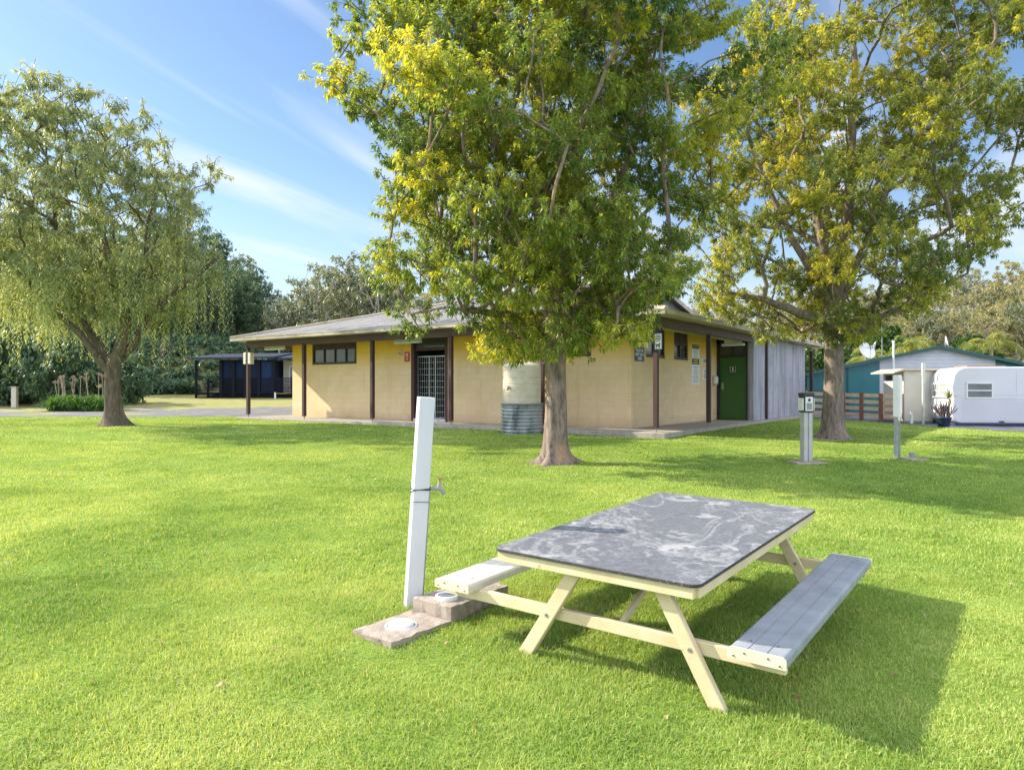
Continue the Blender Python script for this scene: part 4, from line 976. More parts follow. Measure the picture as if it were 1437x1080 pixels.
m_ = MB(); m_.box(Cp(.12, .04, cgz-.1), CE*4.9, CW*2.0, UP*.24); m_.build('skirting', pm('blue_skirting', (.03, .045, .11), (.02, .03, .08), 2, .6, .1), cv)
m_ = MB(); m_.box(Cp(1.55, -.02, zb+.03), CE*.17, CW*.03, UP*.05); m_.build('step_light', M_ink, cv)
m_ = MB(); m_.box(Cp(.7, .5, zt), CE*1.3, CW*1.1, UP*.06); m_.build('roof_hatch', pm('rusty_hatch', (.36, .20, .13), None, 4, .8, .1), cv, bevel=.01)
# potted yucca and succulent
pz = g1(15.3, 25.4)+.008; t = thing('potted_plant', 'dark tub with purple succulent stems and a spiky yellow green yucca by the caravan', 'pot plant', (15.25, 25.3, pz))
m_ = MB(); m_.lathe((15.25, 25.3, pz), [(.17, 0), (.24, .30), (.26, .31), (.26, .34), (.22, .34), (.2, .28)], 20); m_.build('pot', pm('blue_pot', (.02, .035, .09), None, 3, .4, 0), t)
m_ = MB(); rr = random.Random(9)
for k in range(34):
    p = Vector((15.25+rr.uniform(-.15, .15), 25.3+rr.uniform(-.15, .15), pz+.27)); q = [p]; dv = Vector((rr.uniform(-.5, .5), rr.uniform(-.5, .5), 1))
    for j in range(4): dv += Vector((rr.uniform(-.4, .4), rr.uniform(-.4, .4), .15)); q.append(q[-1]+dv.normalized()*rr.uniform(.10, .19))
    m_.tube(q, [.012, .013, .016, .02, .008], 5)
m_.build('succulent', pm('purple_stems', (.10, .065, .085), (.07, .05, .06), 8, .6, .1), t)
m_ = MB(); m_.tube([(15.5, 25.45, pz), (15.52, 25.45, pz+.5), (15.55, 25.45, pz+1.0)], .035, 7); m_.build('stem', M_dry, t)
Vs, Ts, rn = [], [], []; rg = np.random.default_rng(4)
for zz_, nn_, L_ in ((1.0, 40, .42), (.75, 16, .3)): strap_clump(rg, (15.55, 25.45, pz+zz_), nn_, L_, .01, Vs, Ts, rn, .05)
arrays_mesh('yucca_leaves', np.concatenate(Vs), np.concatenate(Ts), M_leaf_palm, t, rnd=np.concatenate(rn))

M_fence = pm('fence_timber', (.72, .54, .38), (.60, .41, .26), 5, .8, .3, 30, dirt=((.55, .45, .34), .62))
M_fpost = pm('fence_post_timber', (.27, .12, .085), (.19, .085, .06), 5, .8, .3, 30)
def fence(label, p, q, n):
    p, q = Vector(p), Vector(q); t = thing('rail_fence', label, 'fence', (p.x, p.y, g1(p.x, p.y)))
    d = (q-p); sd = d.normalized().cross(UP)
    for k in range(n):
        c = p+d*k/(n-1); z = g1(c.x, c.y); m_ = MB(); m_.beam(Vector((c.x, c.y, z-.1)), Vector((c.x, c.y, z+1.15)), .12, .10, d); m_.build('post', M_fpost, t)
    for r in range(4):
        m_ = MB()
        a = p-sd*.07; b = q-sd*.07; za, zb_ = g1(p.x, p.y), g1(q.x, q.y); h = .24+r*.27
        m_.beam(Vector((a.x, a.y, za+h)), Vector((b.x, b.y, zb_+h)), .04, .15, sd); m_.build('rail', M_fence, t)
fence('four rail timber fence running from the right tree to the white annex', (14.15, 30.6, 0), (15.12, 27.8, 0), 4)
fence('short timber rail fence behind the trunk of the right tree', (12.9, 31.6, 0), (14.0, 30.75, 0), 2)
# ------------------------------------------------------------------ picnic table
A_ = Vector((-.127, 4.585, .783)); Bn = Vector((.984, 3.776, .759)); Dn = Vector((1.34, 6.67, .844))
TS = (Bn-A_).normalized(); TV = (Dn-A_); TV = (TV-TS*TV.dot(TS)).normalized(); TU = TS.cross(TV).normalized(); TW_, TL = (Bn-A_).length, 2.548
def T(s, t, h): return A_+TS*s+TV*t+TU*h       # h = 0 at the top surface
def onground(s, t):
    p = T(s, t, 0); return g1(p.x, p.y)
m, nt, out = newmat('worn_tabletop'); M_top = m
v = coords(nt, (1, 1, 1), (0, 0, R(-36)))
warp = N(nt, 'ShaderNodeTexNoise', Scale=3.2, Detail=4, Roughness=.6); nt.links.new(v, warp.inputs['Vector'])
vv = N(nt, 'ShaderNodeVectorMath', operation='MULTIPLY_ADD'); vv.inputs[1].default_value = (.55, .55, .55); nt.links.new(warp.outputs['Color'], vv.inputs[0]); nt.links.new(v, vv.inputs[2])
vo = N(nt, 'ShaderNodeTexVoronoi', Scale=1.75, feature='DISTANCE_TO_EDGE'); nt.links.new(vv.outputs[0], vo.inputs['Vector'])
big = noise(nt, v, 2.1, 6, .72, 1.2); sp = noise(nt, v, 26, 6, .75); grain = noise(nt, coords(nt, (1, 1, 1)), 90, 3, .7)
base = ramp(nt, sp, [(.3, (.095, .10, .118)), (.5, (.14, .147, .168)), (.7, (.195, .202, .22))])
crack = ramp(nt, vo.outputs['Distance'], [(.0, (1, 1, 1)), (.045, (1, 1, 1)), (.085, (0, 0, 0))])
patch = ramp(nt, big, [(.47, (0, 0, 0)), (.60, (1, 1, 1))])
brk = ramp(nt, sp, [(.36, (0, 0, 0)), (.58, (1, 1, 1))])
wear = mixc(nt, 1.0, mixc(nt, 1.0, crack, patch, 'MULTIPLY'), (1, 1, 1), 'MULTIPLY')
vs = coords(nt, (1.0, .42, 1), (0, 0, R(-24)))
wide = ramp(nt, noise(nt, vs, 2.6, 7, .72, 2.2), [(.55, (0, 0, 0)), (.64, (.5, .5, .5))])
vein = ramp(nt, noise(nt, vs, 1.5, 5, .62, 1.2), [(.462, (0, 0, 0)), (.485, (.6, .6, .6)), (.505, (.6, .6, .6)), (.53, (0, 0, 0))])
wide = mixc(nt, 1.0, wide, vein, 'LIGHTEN')
wear2 = mixc(nt, 1.0, wide, brk, 'MULTIPLY')
tot = mixc(nt, 1.0, wear, wear2, 'LIGHTEN'); spots = ramp(nt, noise(nt, v, 55, 4, .8), [(.66, (0, 0, 0)), (.70, (.8, .8, .8))])
tot = mixc(nt, 1.0, tot, spots, 'LIGHTEN')
col = mixc(nt, tot, base, (.36, .36, .37))
rg_ = ramp(nt, grain, [(.3, (.36, .36, .36)), (.7, (.52, .52, .52))])
principled(nt, out, col, rg_, 0, bump(nt, tot, .25, .002, bump(nt, grain, .15, .002)), .5)
M_edge = pm('chipped_edge', (.025, .025, .028), (.05, .05, .05), 30, .7, .3, 60, dirt=((.45, .43, .35), .60))
M_frame = pm('cream_steel_frame', (.68, .58, .37), (.58, .47, .28), 3.5, .5, .1, 40, dirt=((.36, .20, .09), .645))
M_bench = pm('cream_bench_slat', (.70, .65, .54), (.60, .55, .46), 5, .5, .12, 30, dirt=((.40, .36, .30), .66))
M_cap = pm('cream_end_cap', (.76, .70, .52), (.68, .60, .42), 8, .5, .05)
pt = thing('picnic_table', 'cream framed picnic table with a worn grey top and two slatted benches on the lawn', 'picnic table', (.85, 4.9, g1(.85, 4.9)))
def rrect(s0, s1, t0, t1, r, n=6):
    P = []
    for (cs, ct, a0) in ((s1-r, t1-r, 0), (s0+r, t1-r, 90), (s0+r, t0+r, 180), (s1-r, t0+r, 270)):
        for k in range(n+1): a = R(a0+90*k/n); P.append((cs+r*math.cos(a), ct+r*math.sin(a)))
    return P
P = rrect(0, TW_, 0, TL, .065)
mb = MB(); n = len(P)
top = [T(s, t, 0) for s, t in rrect(.003, TW_-.003, .003, TL-.003, .063)]; mid = [T(s, t, -.003) for s, t in P]; bot = [T(s, t, -.018) for s, t in P]
mb.add(top, [tuple(range(n))]); mb.mi = 1
mb.add(top+mid, [(i, n+i, n+(i+1) % n, (i+1) % n) for i in range(n)]); mb.add(mid+bot, [(i, n+i, n+(i+1) % n, (i+1) % n) for i in range(n)]); mb.add(bot, [tuple(range(n))[::-1]])
mb.build('tabletop', [M_top, M_edge], pt)
mb = MB()
i0 = .035; e = .045
for (s0, t0, s1, t1) in ((i0, i0, TW_-i0, i0), (i0, TL-i0, TW_-i0, TL-i0)): mb.beam(T(s0, t0, -.053), T(s1, t1, -.053), .04, .064, TV)
for (s0, t0, s1, t1) in ((i0-.02, i0+.021, i0-.02, TL-i0-.021), (TW_-i0+.02, i0+.021, TW_-i0+.02, TL-i0-.021)): mb.beam(T(s0+(.02 if s0 < .5 else -.02), t0, -.053), T(s1+(.02 if s1 < .5 else -.02), t1, -.053), .04, .064, TS)
mb.build('apron', M_frame, pt, bevel=.004)
hb_ = -.285      # bench top below the table top
for t in (.10, 2.22):
    for (st, sf) in ((.56, .18), (1.12, 1.46)):
        p = T(st, t, -.085); q = T(sf, t, 0); gq = g1(q.x, q.y); q = Vector((q.x, q.y, gq-.02)); 
        mb = MB(); mb.beam(p, q, .045, .085, TV); mb.build('leg', M_frame, pt, bevel=.006)
    mb = MB(); tb = t+.046; mb.beam(T(-.47, tb, hb_-.095), T(1.79, tb, hb_-.095), .045, .075, TV); cr = mb.build('crossbar', M_frame, pt, bevel=.006)
    bo = MB()
    for s in (.37, 1.30): bo.tube([T(s, t-.026, hb_-.095), T(s, t-.034, hb_-.095)], .013, 8)
    bo.build('bolt', M_steel, cr)
for (t0, t1) in ((.17, .95), (2.20, 1.45)):
    mb = MB(); mb.beam(T(.84, t0, hb_-.075), T(.84, t1, -.03), .03, .04, TS); mb.build('brace', M_frame, pt, bevel=.004)
M_bench_shade = pm('shade_tinted_bench_slat', (.28, .30, .32), (.20, .22, .24), 4, .55, .12, 30, (1, 1, 1), dirt=((.24, .24, .23), .66))  # same bench paint, with the tabletop's shade put into the colour
for (s0, lab) in ((-.50, None), (1.53, 'cream bench with grey shade painted in')):
    mb = MB(); W = .29; r = .022; prof = []
    for k in range(5): a = R(180-90*k/4); prof.append((r+r*math.cos(a), -r+r*math.sin(a)))
    for gx in (W/3, 2*W/3): prof += [(gx-.004, 0), (gx-.0025, -.004), (gx+.0025, -.004), (gx+.004, 0)]
    for k in range(5): a = R(90-90*k/4); prof.append((W-r+r*math.cos(a), -r+r*math.sin(a)))
    prof += [(W, -.056), (0, -.056)]
    mb.prism([T(s0+x, .02, hb_+z) for x, z in prof], TV*2.28); be = mb.build('bench', M_bench_shade if lab else M_bench, pt)
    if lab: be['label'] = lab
    for te, dv in ((.02, -1), (2.30, 1)):
        c_ = MB(); prof2 = [(-.003, -.058), (-.003, -r)]+[(r+(r+.003)*math.cos(R(180-90*k/4)), -r+(r+.003)*math.sin(R(180-90*k/4))) for k in range(5)]+[(W-r+(r+.003)*math.cos(R(90-90*k/4)), -r+(r+.003)*math.sin(R(90-90*k/4))) for k in range(5)]+[(W+.003, -.058)]
        c_.prism([T(s0+x, te, hb_+z) for x, z in prof2], TV*.012*dv); c_.build('end_cap', M_cap, be)
        k_ = MB()
        for x, z in ((.03, -.042), (.085, -.018), (.205, -.018), (.262, -.042)):
            c0 = T(s0+x, te+dv*.012, hb_+z); k_.tube([c0, c0+TV*dv*.004], .0055, 8)
        k_.build('screw', pm('rusty_screw', (.20, .12, .08), None, 30, .6, 0) if 'rusty_screw' not in bpy.data.materials else bpy.data.materials['rusty_screw'], be)
    k_ = MB()
    for te in (.15, 2.2):
        for x in (.075, .215): c0 = T(s0+x, te, hb_-.001); k_.tube([c0, c0+TU*.003], .008, 8)
    k_.build('screw', bpy.data.materials['rusty_screw'], be)
    br = MB()
    for te in (.145, 2.265): br.box(T(s0+.04, te-.03, hb_-.0575), TS*.21, TV*.06, TU*-.004)
    br.build('bench_bracket', M_frame, be)

# ------------------------------------------------------------------ leaning post with a tap, concrete blocks
M_post = pm('white_post_paint', (.57, .575, .60), (.49, .495, .525), 4, .5, .12, 25, (1, 1, .3), dirt=((.46, .44, .40), .66))
p0 = Vector((-.762, 5.47, g1(-.762, 5.47)-.05)); p1 = Vector((-.655, 5.47, 1.735)); pd = (p1-p0).normalized()
fx = Vector((.93, .37, 0)); fx = (fx-pd*fx.dot(pd)).normalized(); fy = pd.cross(fx)
wp = thing('tap_post', 'leaning square white timber post with a garden tap wired to its side', 'post', tuple(p0))
mb = MB(); mb.beam(p0, p1, .122, .095, fx); mb.build('post', M_post, wp, bevel=.007)
def pp(s, x, y): return p0+pd*s+fx*x+fy*y
mb = MB(); mb.tube([pp(.03, .074, .012), pp(.5, .074, .012), pp(.93, .074, .012), pp(.965, .078, .012)], .011, 8); mb.build('water_pipe', M_grey, wp)
ta = MB(); ta.tube([pp(.95, .074, .012), pp(.952, .105, .005), pp(.95, .15, 0)], [.014, .014, .017], 8); ta.tube([pp(.952, .145, 0), pp(.94, .172, -.002), pp(.905, .187, -.004)], [.017, .015, .015], 8); ta.tube([pp(.955, .148, 0), pp(1.0, .150, 0)], [.019, .010], 8)
tp = ta.build('tap', M_grey, wp)
ta = MB(); ta.tube([pp(1.0, .150, 0), pp(1.028, .151, 0)], .008, 8); ta.beam(pp(1.03, .13, .0), pp(1.03, .172, 0), .012, .012, fy); ta.build('tap_handle', pm('orange_handle', (.36, .19, .10), None, 5, .5, 0), tp)
wi = MB()
def loop(s, ds, rr_):
    q = [pp(s+ds*u, x*.066, y*.052) for u, (x, y) in zip((0, .3, .5, .8, 1.0, 1.1), ((1.12, .25), (1, 1), (-1, 1), (-1, -1), (1, -1), (1.12, -.1)))]; wi.tube(q, rr_, 5)
loop(.955, -.010, .0025); loop(.937, .012, .002); loop(.87, .088, .003); loop(.862, -.008, .002)
wi.build('wire_tie', M_ink, wp)
q_ = Vector((.62, .785, 0)).normalized(); pn = Vector((-q_.y, q_.x, 0)); R0 = Vector((-.78, 4.64, 0))
def rough_block(name, label, o, l, w, h, sink, mat, seed):
    rg = random.Random(seed); nx, ny = 10, 8; z0 = max(g1(*(o+q_*l*i+pn*w*j).xy) for i in (0, 1) for j in (0, 1))
    vs = []; top = []
    for j in range(ny+1):
        for i in range(nx+1):
            e_ = (i in (0, nx))+(j in (0, ny)); p = o+q_*l*i/nx+pn*w*j/ny+Vector((rg.uniform(-1, 1), rg.uniform(-1, 1), 0))*.006*(1 if e_ else .2)
            top.append(Vector((p.x, p.y, z0+h+rg.uniform(-.003, .003)-(.008*rg.random() if e_ else 0))))
    m_ = MB(); I = lambda i, j: j*(nx+1)+i
    m_.add(top, [(I(i, j), I(i+1, j), I(i+1, j+1), I(i, j+1)) for j in range(ny) for i in range(nx)])
    ring = [I(i, 0) for i in range(nx)]+[I(nx, j) for j in range(ny)]+[I(i, ny) for i in range(nx, 0, -1)]+[I(0, j) for j in range(ny, 0, -1)]
    a = [top[i] for i in ring]; mid_ = [p+Vector((rg.uniform(-1, 1)*.004, rg.uniform(-1, 1)*.004, -(h+sink)*.5)) for p in a]; b = [Vector((p.x, p.y, z0-sink)) for p in a]; n = len(a)
    m_.add(a+mid_+b, [(k, n+k, n+(k+1) % n, (k+1) % n) for k in range(n)]+[(n+k, 2*n+k, 2*n+(k+1) % n, n+(k+1) % n) for k in range(n)])
    ob = m_.build(name, mat, None, (o.x, o.y, z0)); prop(ob, label, 'concrete block'); return ob, z0+h
_, zA = rough_block('concrete_slab', 'low flat concrete slab in the grass holding a white disc', R0, .56, .40, .022, .12, M_slab2, 1)
_, zB = rough_block('concrete_block', 'raised concrete block at the foot of the white post with a grey ring on top', R0+q_*.565+pn*.012, .365, .385, .105, .12, M_slab2, 2)
_, zC = rough_block('concrete_block', 'concrete block under the left bench behind the block with the ring', R0+q_*.937+pn*.02, .29, .38, .10, .12, M_slab2, 3)
c = R0+q_*.27+pn*.2; o = MB(); o.lathe((c.x, c.y, zA), [(.112, -.01), (.112, .003), (.10, .004), (.098, -.004)], 36, capt=False); o.lathe((c.x, c.y, zA), [(.088, -.004), (.088, .016), (.082, .022), (.03, .025), (.001, .025)], 36, capt=False)
o = o.build('drain_disc', [pm('white_disc', (.78, .78, .75), (.70, .70, .66), 10, .5, .05)], None, (c.x, c.y, zA)); prop(o, 'white round drain cap set flush in the low slab', 'drain cap')
c = R0+q_*.70+pn*.17; t = thing('drain_ring', 'white rimmed drain grate lying on the raised block by the post', 'drain cap', (c.x, c.y, zB))
m_ = MB(); m_.lathe((c.x, c.y, zB), [(.083, -.004), (.085, .028), (.078, .034), (.070, .032), (.069, .018)], 36, capt=False); m_.build('rim', M_white, t)
m_ = MB(); m_.lathe((c.x, c.y, zB), [(.0695, .016), (.0695, .020)], 30)
for k in range(-4, 5): hw = math.sqrt(max(.0001, .066**2-(k*.014)**2)); m_.beam((c.x-hw, c.y+k*.014, zB+.023), (c.x+hw, c.y+k*.014, zB+.023), .007, .006)
m_.build('grate', M_grey, t)

# ------------------------------------------------------------------ power pedestals
def pedestal_slab(o, x, y, lx, ly, label, rot):
    d = Vector((math.cos(rot), math.sin(rot), 0)); e = Vector((-d.y, d.x, 0)); z = g1(x, y); m_ = MB()
    m_.box(Vector((x, y, z-.08))-d*lx/2-e*ly/2, d*lx, e*ly, UP*.115); ob = m_.build('concrete_pad', M_slab2, None, (x, y, z), bevel=.012); prop(ob, label, 'concrete pad'); return z+.035
px_, py_ = 5.38, 13.1; zt_ = pedestal_slab(None, px_+.02, py_, .60, .42, 'thin concrete pad under the black topped power pedestal', R(5))
d = Vector((.97, .24, 0)).normalized(); e = Vector((-d.y, d.x, 0))
t = thing('power_pedestal', 'grey metal power pedestal with a black capped meter head', 'power pedestal', (px_, py_, zt_))
m_ = MB(); c = Vector((px_, py_, zt_))
for s in (-1, 1): m_.box(c+d*(.005 if s > 0 else -.090)-e*.07, d*.085, e*.13, UP*.90)
m_.build('column', pm('pedestal_metal', (.46, .46, .45), (.38, .38, .37), 4, .4, .05, metal=.35), t, bevel=.012)
m_ = MB(); m_.box(c-d*.100-e*.085+UP*.90, d*.20, e*.16, UP*.30); hd = m_.build('meter_head', M_black, t, bevel=.008)
m_ = MB(); m_.box(c-d*.112-e*.095+UP*1.19, d*.224, e*.18, UP*.065); m_.build('top_cap', M_black, t, bevel=.012)
m_ = MB(); m_.box(c-d*.078-e*.092+UP*.925, d*.156, e*.008, UP*.255); fp = m_.build('face_plate', M_offwhite, t, bevel=.003)
m_ = MB(); m_.box(c-d*.024-e*.098+UP*1.10, d*.048, e*.007, UP*.05); m_.build('socket', M_ink, fp); m_ = MB(); m_.box(c-d*.058-e*.097+UP*.95, d*.116, e*.006, UP*.12); m_.build('meter_window', M_grey, fp, bevel=.003)
for s in (-1, 1):
    m_ = MB(); m_.prism([c+d*s*.101-e*.075+UP*1.16, c+d*s*.101+e*.065+UP*1.16, c+d*s*.101+e*.065+UP*.93, c+d*s*.101-e*.075+UP*.93], d*s*.024); m_.build('side_flap', M_offwhite, t, bevel=.01)
px_, py_ = 7.34, 13.65; z_ = g1(px_, py_); c = Vector((px_, py_, z_)); d = Vector((.80, .60, 0)); e = Vector((-d.y, d.x, 0))
t = thing('power_pole', 'slim grey channel post carrying a tall white power box beside a small pad', 'power pedestal', (px_, py_, z_))
m_ = MB(); m_.box(c-d*.055-e*.04-UP*.05, d*.04, e*.08, UP*.98); m_.box(c+d*.012-e*.04-UP*.05, d*.04, e*.08, UP*.98); m_.box(c-d*.02-e*.0-UP*.05, d*.04, e*.04, UP*.98); m_.build('column', M_steel, t, bevel=.005)
m_ = MB(); m_.box(c-d*.06-e*.065+UP*.80, d*.12, e*.12, UP*.80); bx_ = m_.build('power_box', M_white, t, bevel=.014)
m_ = MB(); m_.box(c-d*.052-e*.073+UP*.86, d*.104, e*.008, UP*.70); m_.build('box_lid', M_white, bx_, bevel=.003)
m_ = MB()
for k in (-1, 1): m_.tube([c+d*k*.04-e*.045+UP*.81, c+d*k*.04-e*.055+UP*.75, c+d*k*.055-e*.075+UP*.73], .018, 8)
m_.build('outlet', M_offwhite, bx_)
zt_ = pedestal_slab(None, px_+.26, py_-.05, .36, .42, 'small square concrete pad beside the white power box post', R(8))
o = MB(); o.tube([(px_+.29, py_+.02, zt_-.01), (px_+.29, py_+.02, zt_+.075)], .05, 14); o.tube([(px_+.29, py_+.02, zt_+.075), (px_+.29, py_+.02, zt_+.09)], .056, 14); o = o.build('drain_stub', M_grey, None, (px_+.29, py_+.02, zt_)); prop(o, 'short grey capped pipe stub on the small concrete pad', 'pipe')

# ------------------------------------------------------------------ the three big trees
bx, by = .80, 13.2
gzb = g1(bx, by)-.04
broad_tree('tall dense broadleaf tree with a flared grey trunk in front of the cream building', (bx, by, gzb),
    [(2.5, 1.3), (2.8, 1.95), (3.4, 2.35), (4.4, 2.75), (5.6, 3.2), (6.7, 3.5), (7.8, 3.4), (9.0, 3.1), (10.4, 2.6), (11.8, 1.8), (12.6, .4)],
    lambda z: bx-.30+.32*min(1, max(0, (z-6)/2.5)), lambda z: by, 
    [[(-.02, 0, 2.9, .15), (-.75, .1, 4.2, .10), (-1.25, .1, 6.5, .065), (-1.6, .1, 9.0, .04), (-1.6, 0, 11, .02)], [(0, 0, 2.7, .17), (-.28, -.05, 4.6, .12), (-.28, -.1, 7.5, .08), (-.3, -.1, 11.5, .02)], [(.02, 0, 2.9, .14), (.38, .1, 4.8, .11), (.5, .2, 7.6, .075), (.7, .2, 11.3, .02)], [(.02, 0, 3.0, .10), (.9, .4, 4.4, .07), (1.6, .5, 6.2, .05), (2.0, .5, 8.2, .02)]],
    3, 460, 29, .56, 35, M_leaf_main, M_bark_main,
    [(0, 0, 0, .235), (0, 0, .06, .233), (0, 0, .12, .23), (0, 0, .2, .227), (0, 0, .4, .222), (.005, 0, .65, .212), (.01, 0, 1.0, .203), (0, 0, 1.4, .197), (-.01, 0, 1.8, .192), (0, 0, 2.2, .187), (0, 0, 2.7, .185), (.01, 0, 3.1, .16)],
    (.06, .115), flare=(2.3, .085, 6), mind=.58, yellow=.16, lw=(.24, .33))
rx, ry = 8.12, 18.1; gzr = g1(rx, ry)-.04
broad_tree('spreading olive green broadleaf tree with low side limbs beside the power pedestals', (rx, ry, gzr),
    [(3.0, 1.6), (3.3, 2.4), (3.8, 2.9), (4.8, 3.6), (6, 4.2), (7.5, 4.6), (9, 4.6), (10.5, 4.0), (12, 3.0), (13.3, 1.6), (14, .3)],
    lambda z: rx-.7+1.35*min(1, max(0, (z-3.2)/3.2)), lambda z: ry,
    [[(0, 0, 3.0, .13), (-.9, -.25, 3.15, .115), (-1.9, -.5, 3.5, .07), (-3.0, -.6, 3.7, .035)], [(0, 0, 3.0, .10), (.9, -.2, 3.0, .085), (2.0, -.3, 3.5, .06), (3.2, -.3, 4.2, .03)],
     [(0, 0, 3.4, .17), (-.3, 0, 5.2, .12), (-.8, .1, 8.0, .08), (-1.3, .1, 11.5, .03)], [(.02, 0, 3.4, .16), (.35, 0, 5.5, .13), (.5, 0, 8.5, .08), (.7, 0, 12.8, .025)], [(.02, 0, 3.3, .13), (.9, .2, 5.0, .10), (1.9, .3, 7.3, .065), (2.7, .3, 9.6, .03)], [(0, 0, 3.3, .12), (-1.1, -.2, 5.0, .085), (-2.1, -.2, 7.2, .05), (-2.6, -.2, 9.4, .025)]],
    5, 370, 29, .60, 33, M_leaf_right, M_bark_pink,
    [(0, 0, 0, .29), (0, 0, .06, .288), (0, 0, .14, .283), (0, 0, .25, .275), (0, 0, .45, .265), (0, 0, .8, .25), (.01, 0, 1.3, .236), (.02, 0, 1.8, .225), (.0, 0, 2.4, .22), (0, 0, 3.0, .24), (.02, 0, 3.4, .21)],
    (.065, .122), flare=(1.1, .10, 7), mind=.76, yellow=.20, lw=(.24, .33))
weeping_tree()

# ------------------------------------------------------------------ background wood
protos = {}
def proto(key, *a): 
    o = far_tree(*a); protos[key] = (o, children(o)); return o
G1, G2, G3 = 'grey green eucalypts on the rise', 'golden lit eucalypts on the right hill', 'dark tall trees on the left slope'
L1, L2, L3 = 'slender grey green eucalypt with a pale trunk on the wooded rise behind the building', 'golden green eucalypt with a pale trunk on the hill behind the shed', 'dark green dense tree on the slope behind the weeping tree'
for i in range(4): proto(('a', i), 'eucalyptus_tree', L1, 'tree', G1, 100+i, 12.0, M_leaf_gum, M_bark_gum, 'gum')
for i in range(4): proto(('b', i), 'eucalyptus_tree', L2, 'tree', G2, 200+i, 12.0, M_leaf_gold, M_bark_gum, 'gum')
for i in range(3): proto(('c', i), 'forest_tree', L3, 'tree', G3, 300+i, 12.0, M_leaf_dark, M_bark_dark, 'dense')  # shade of the hill put into a darker leaf colour
used = set()
def plant(key, x, y, H, rr):
    o, kids = protos[key]; z = g1(x, y)-.15; s = H/12.0; s3 = (s*rr.uniform(.85, 1.15), s*rr.uniform(.85, 1.15), s)
    if key not in used:
        used.add(key); o.location = (x, y, z); o.rotation_euler = (0, 0, rr.uniform(0, 6.28)); o.scale = s3
    else: copy_tree(o, (x, y, z), rr.uniform(0, 6.28), s3, None, kids)
sky_x = [-300, 0, 150, 290, 335, 375, 400, 425, 450, 475, 500, 530, 560, 700, 800, 960, 1000, 1100, 1200, 1300, 1400, 1437, 1700]
sky_y = [240, 290, 300, 305, 335, 375, 392, 396, 372, 356, 372, 366, 385, 400, 405, 410, 398, 400, 388, 378, 362, 350, 320]
rr = random.Random(31)
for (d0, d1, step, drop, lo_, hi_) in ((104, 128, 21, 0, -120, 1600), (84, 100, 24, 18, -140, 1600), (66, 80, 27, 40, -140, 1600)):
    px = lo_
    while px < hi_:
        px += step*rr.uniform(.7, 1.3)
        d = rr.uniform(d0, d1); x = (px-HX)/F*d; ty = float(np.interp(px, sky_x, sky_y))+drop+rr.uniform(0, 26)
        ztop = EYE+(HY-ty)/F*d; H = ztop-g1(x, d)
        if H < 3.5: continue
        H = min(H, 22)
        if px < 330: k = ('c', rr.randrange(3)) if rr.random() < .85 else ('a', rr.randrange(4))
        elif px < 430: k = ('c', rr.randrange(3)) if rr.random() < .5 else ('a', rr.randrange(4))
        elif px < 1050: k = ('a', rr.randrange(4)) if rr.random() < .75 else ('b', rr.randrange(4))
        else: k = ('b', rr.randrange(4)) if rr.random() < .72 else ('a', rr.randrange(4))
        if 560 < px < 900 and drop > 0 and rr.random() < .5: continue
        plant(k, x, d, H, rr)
# nearer dark trees left of the cabin
for (px, d, ty, k) in ((-60, 52, 250, 'c'), (30, 56, 330, 'c'), (95, 58, 330, 'c'), (170, 60, 320, 'c'), (215, 66, 330, 'c'), (262, 64, 330, 'c'), (300, 60, 345, 'c'), (332, 64, 352, 'c'), (362, 62, 392, 'c'), (392, 60, 420, 'a'), (428, 63, 415, 'a'), (452, 58, 368, 'a'), (480, 61, 348, 'a'), (505, 63, 360, 'a'), (524, 58, 362, 'a'), (550, 64, 370, 'a'), (408, 70, 408, 'c')):
    x = (px-HX)/F*d; ztop = EYE+(HY-ty)/F*d; plant((k, rr.randrange(3)), x, d, ztop-g1(x, d), rr)

# dark shrubs at the left edge, small shrubs right
SH = 'dark leafy shrubs beside the road'
s0 = far_tree('leafy_shrub', 'dark green rounded shrub beside the gravel verge at the left edge', 'shrub', SH, 401, 3.4, M_leaf_dark, M_bark_dark, 'shrub')
kids = children(s0); x, y = -24.2, 38.8; s0.location = (x, y, g1(x, y)-.1); s0.scale = (1.0, 1.0, 1.2)
for (x, y, s, lab) in ((-27.6, 40.2, 1.35, 'tallest dark shrub at the far left edge beyond the road'), (-21.9, 40.2, .85, 'small dark shrub right behind the strap leaved clump'), (-31, 39, 1.2, 'dark shrub mostly cut by the left edge')):
    copy_tree(s0, (x, y, g1(x, y)-.1), rr.uniform(0, 6), (s, s, s*1.05), lab, kids)
s1 = far_tree('leafy_shrub', 'mid green bush beside the left end of the shed', 'shrub', 'green bushes around the shed', 402, 3.0, M_leaf_shrub, M_bark_dark, 'shrub'); kids = children(s1)
for i, (x, y, s, lab) in enumerate(((13.2, 39, .9, 'mid green bush beside the left end of the shed'), (19.5, 47, 1.5, 'mid green bush behind the left slope of the shed roof'), (25, 50, 1.6, 'yellow lit bush behind the ridge of the shed roof'), (32, 50, 1.6, 'mid green bush behind the right slope of the shed roof'), (16, 52, 1.3, 'low green bush behind the round satellite dish'), (29, 56, 1.9, 'tall green bush between the palms'))):
    if i == 0: s1.location = (x, y, g1(x, y)-.1); s1.scale = (s,)*3
    else: copy_tree(s1, (x, y, g1(x, y)-.1), rr.uniform(0, 6), (s, s, s), lab, kids)
PG = 'palms behind the shed'
palm('palm with arching bright fronds just right of the shed ridge', (29.4, 47, g1(29.4, 47)), 3.4, 1, 18, 2.6, PG)
palm('tall palm with drooping bright fronds behind the caravan', (32.0, 48, g1(32, 48)), 4.0, 2, 18, 2.6, PG)
palm('palm with yellow fronds directly behind the shed ridge', (25.6, 46, g1(25.6, 46)), 3.9, 3, 16, 2.2, PG)
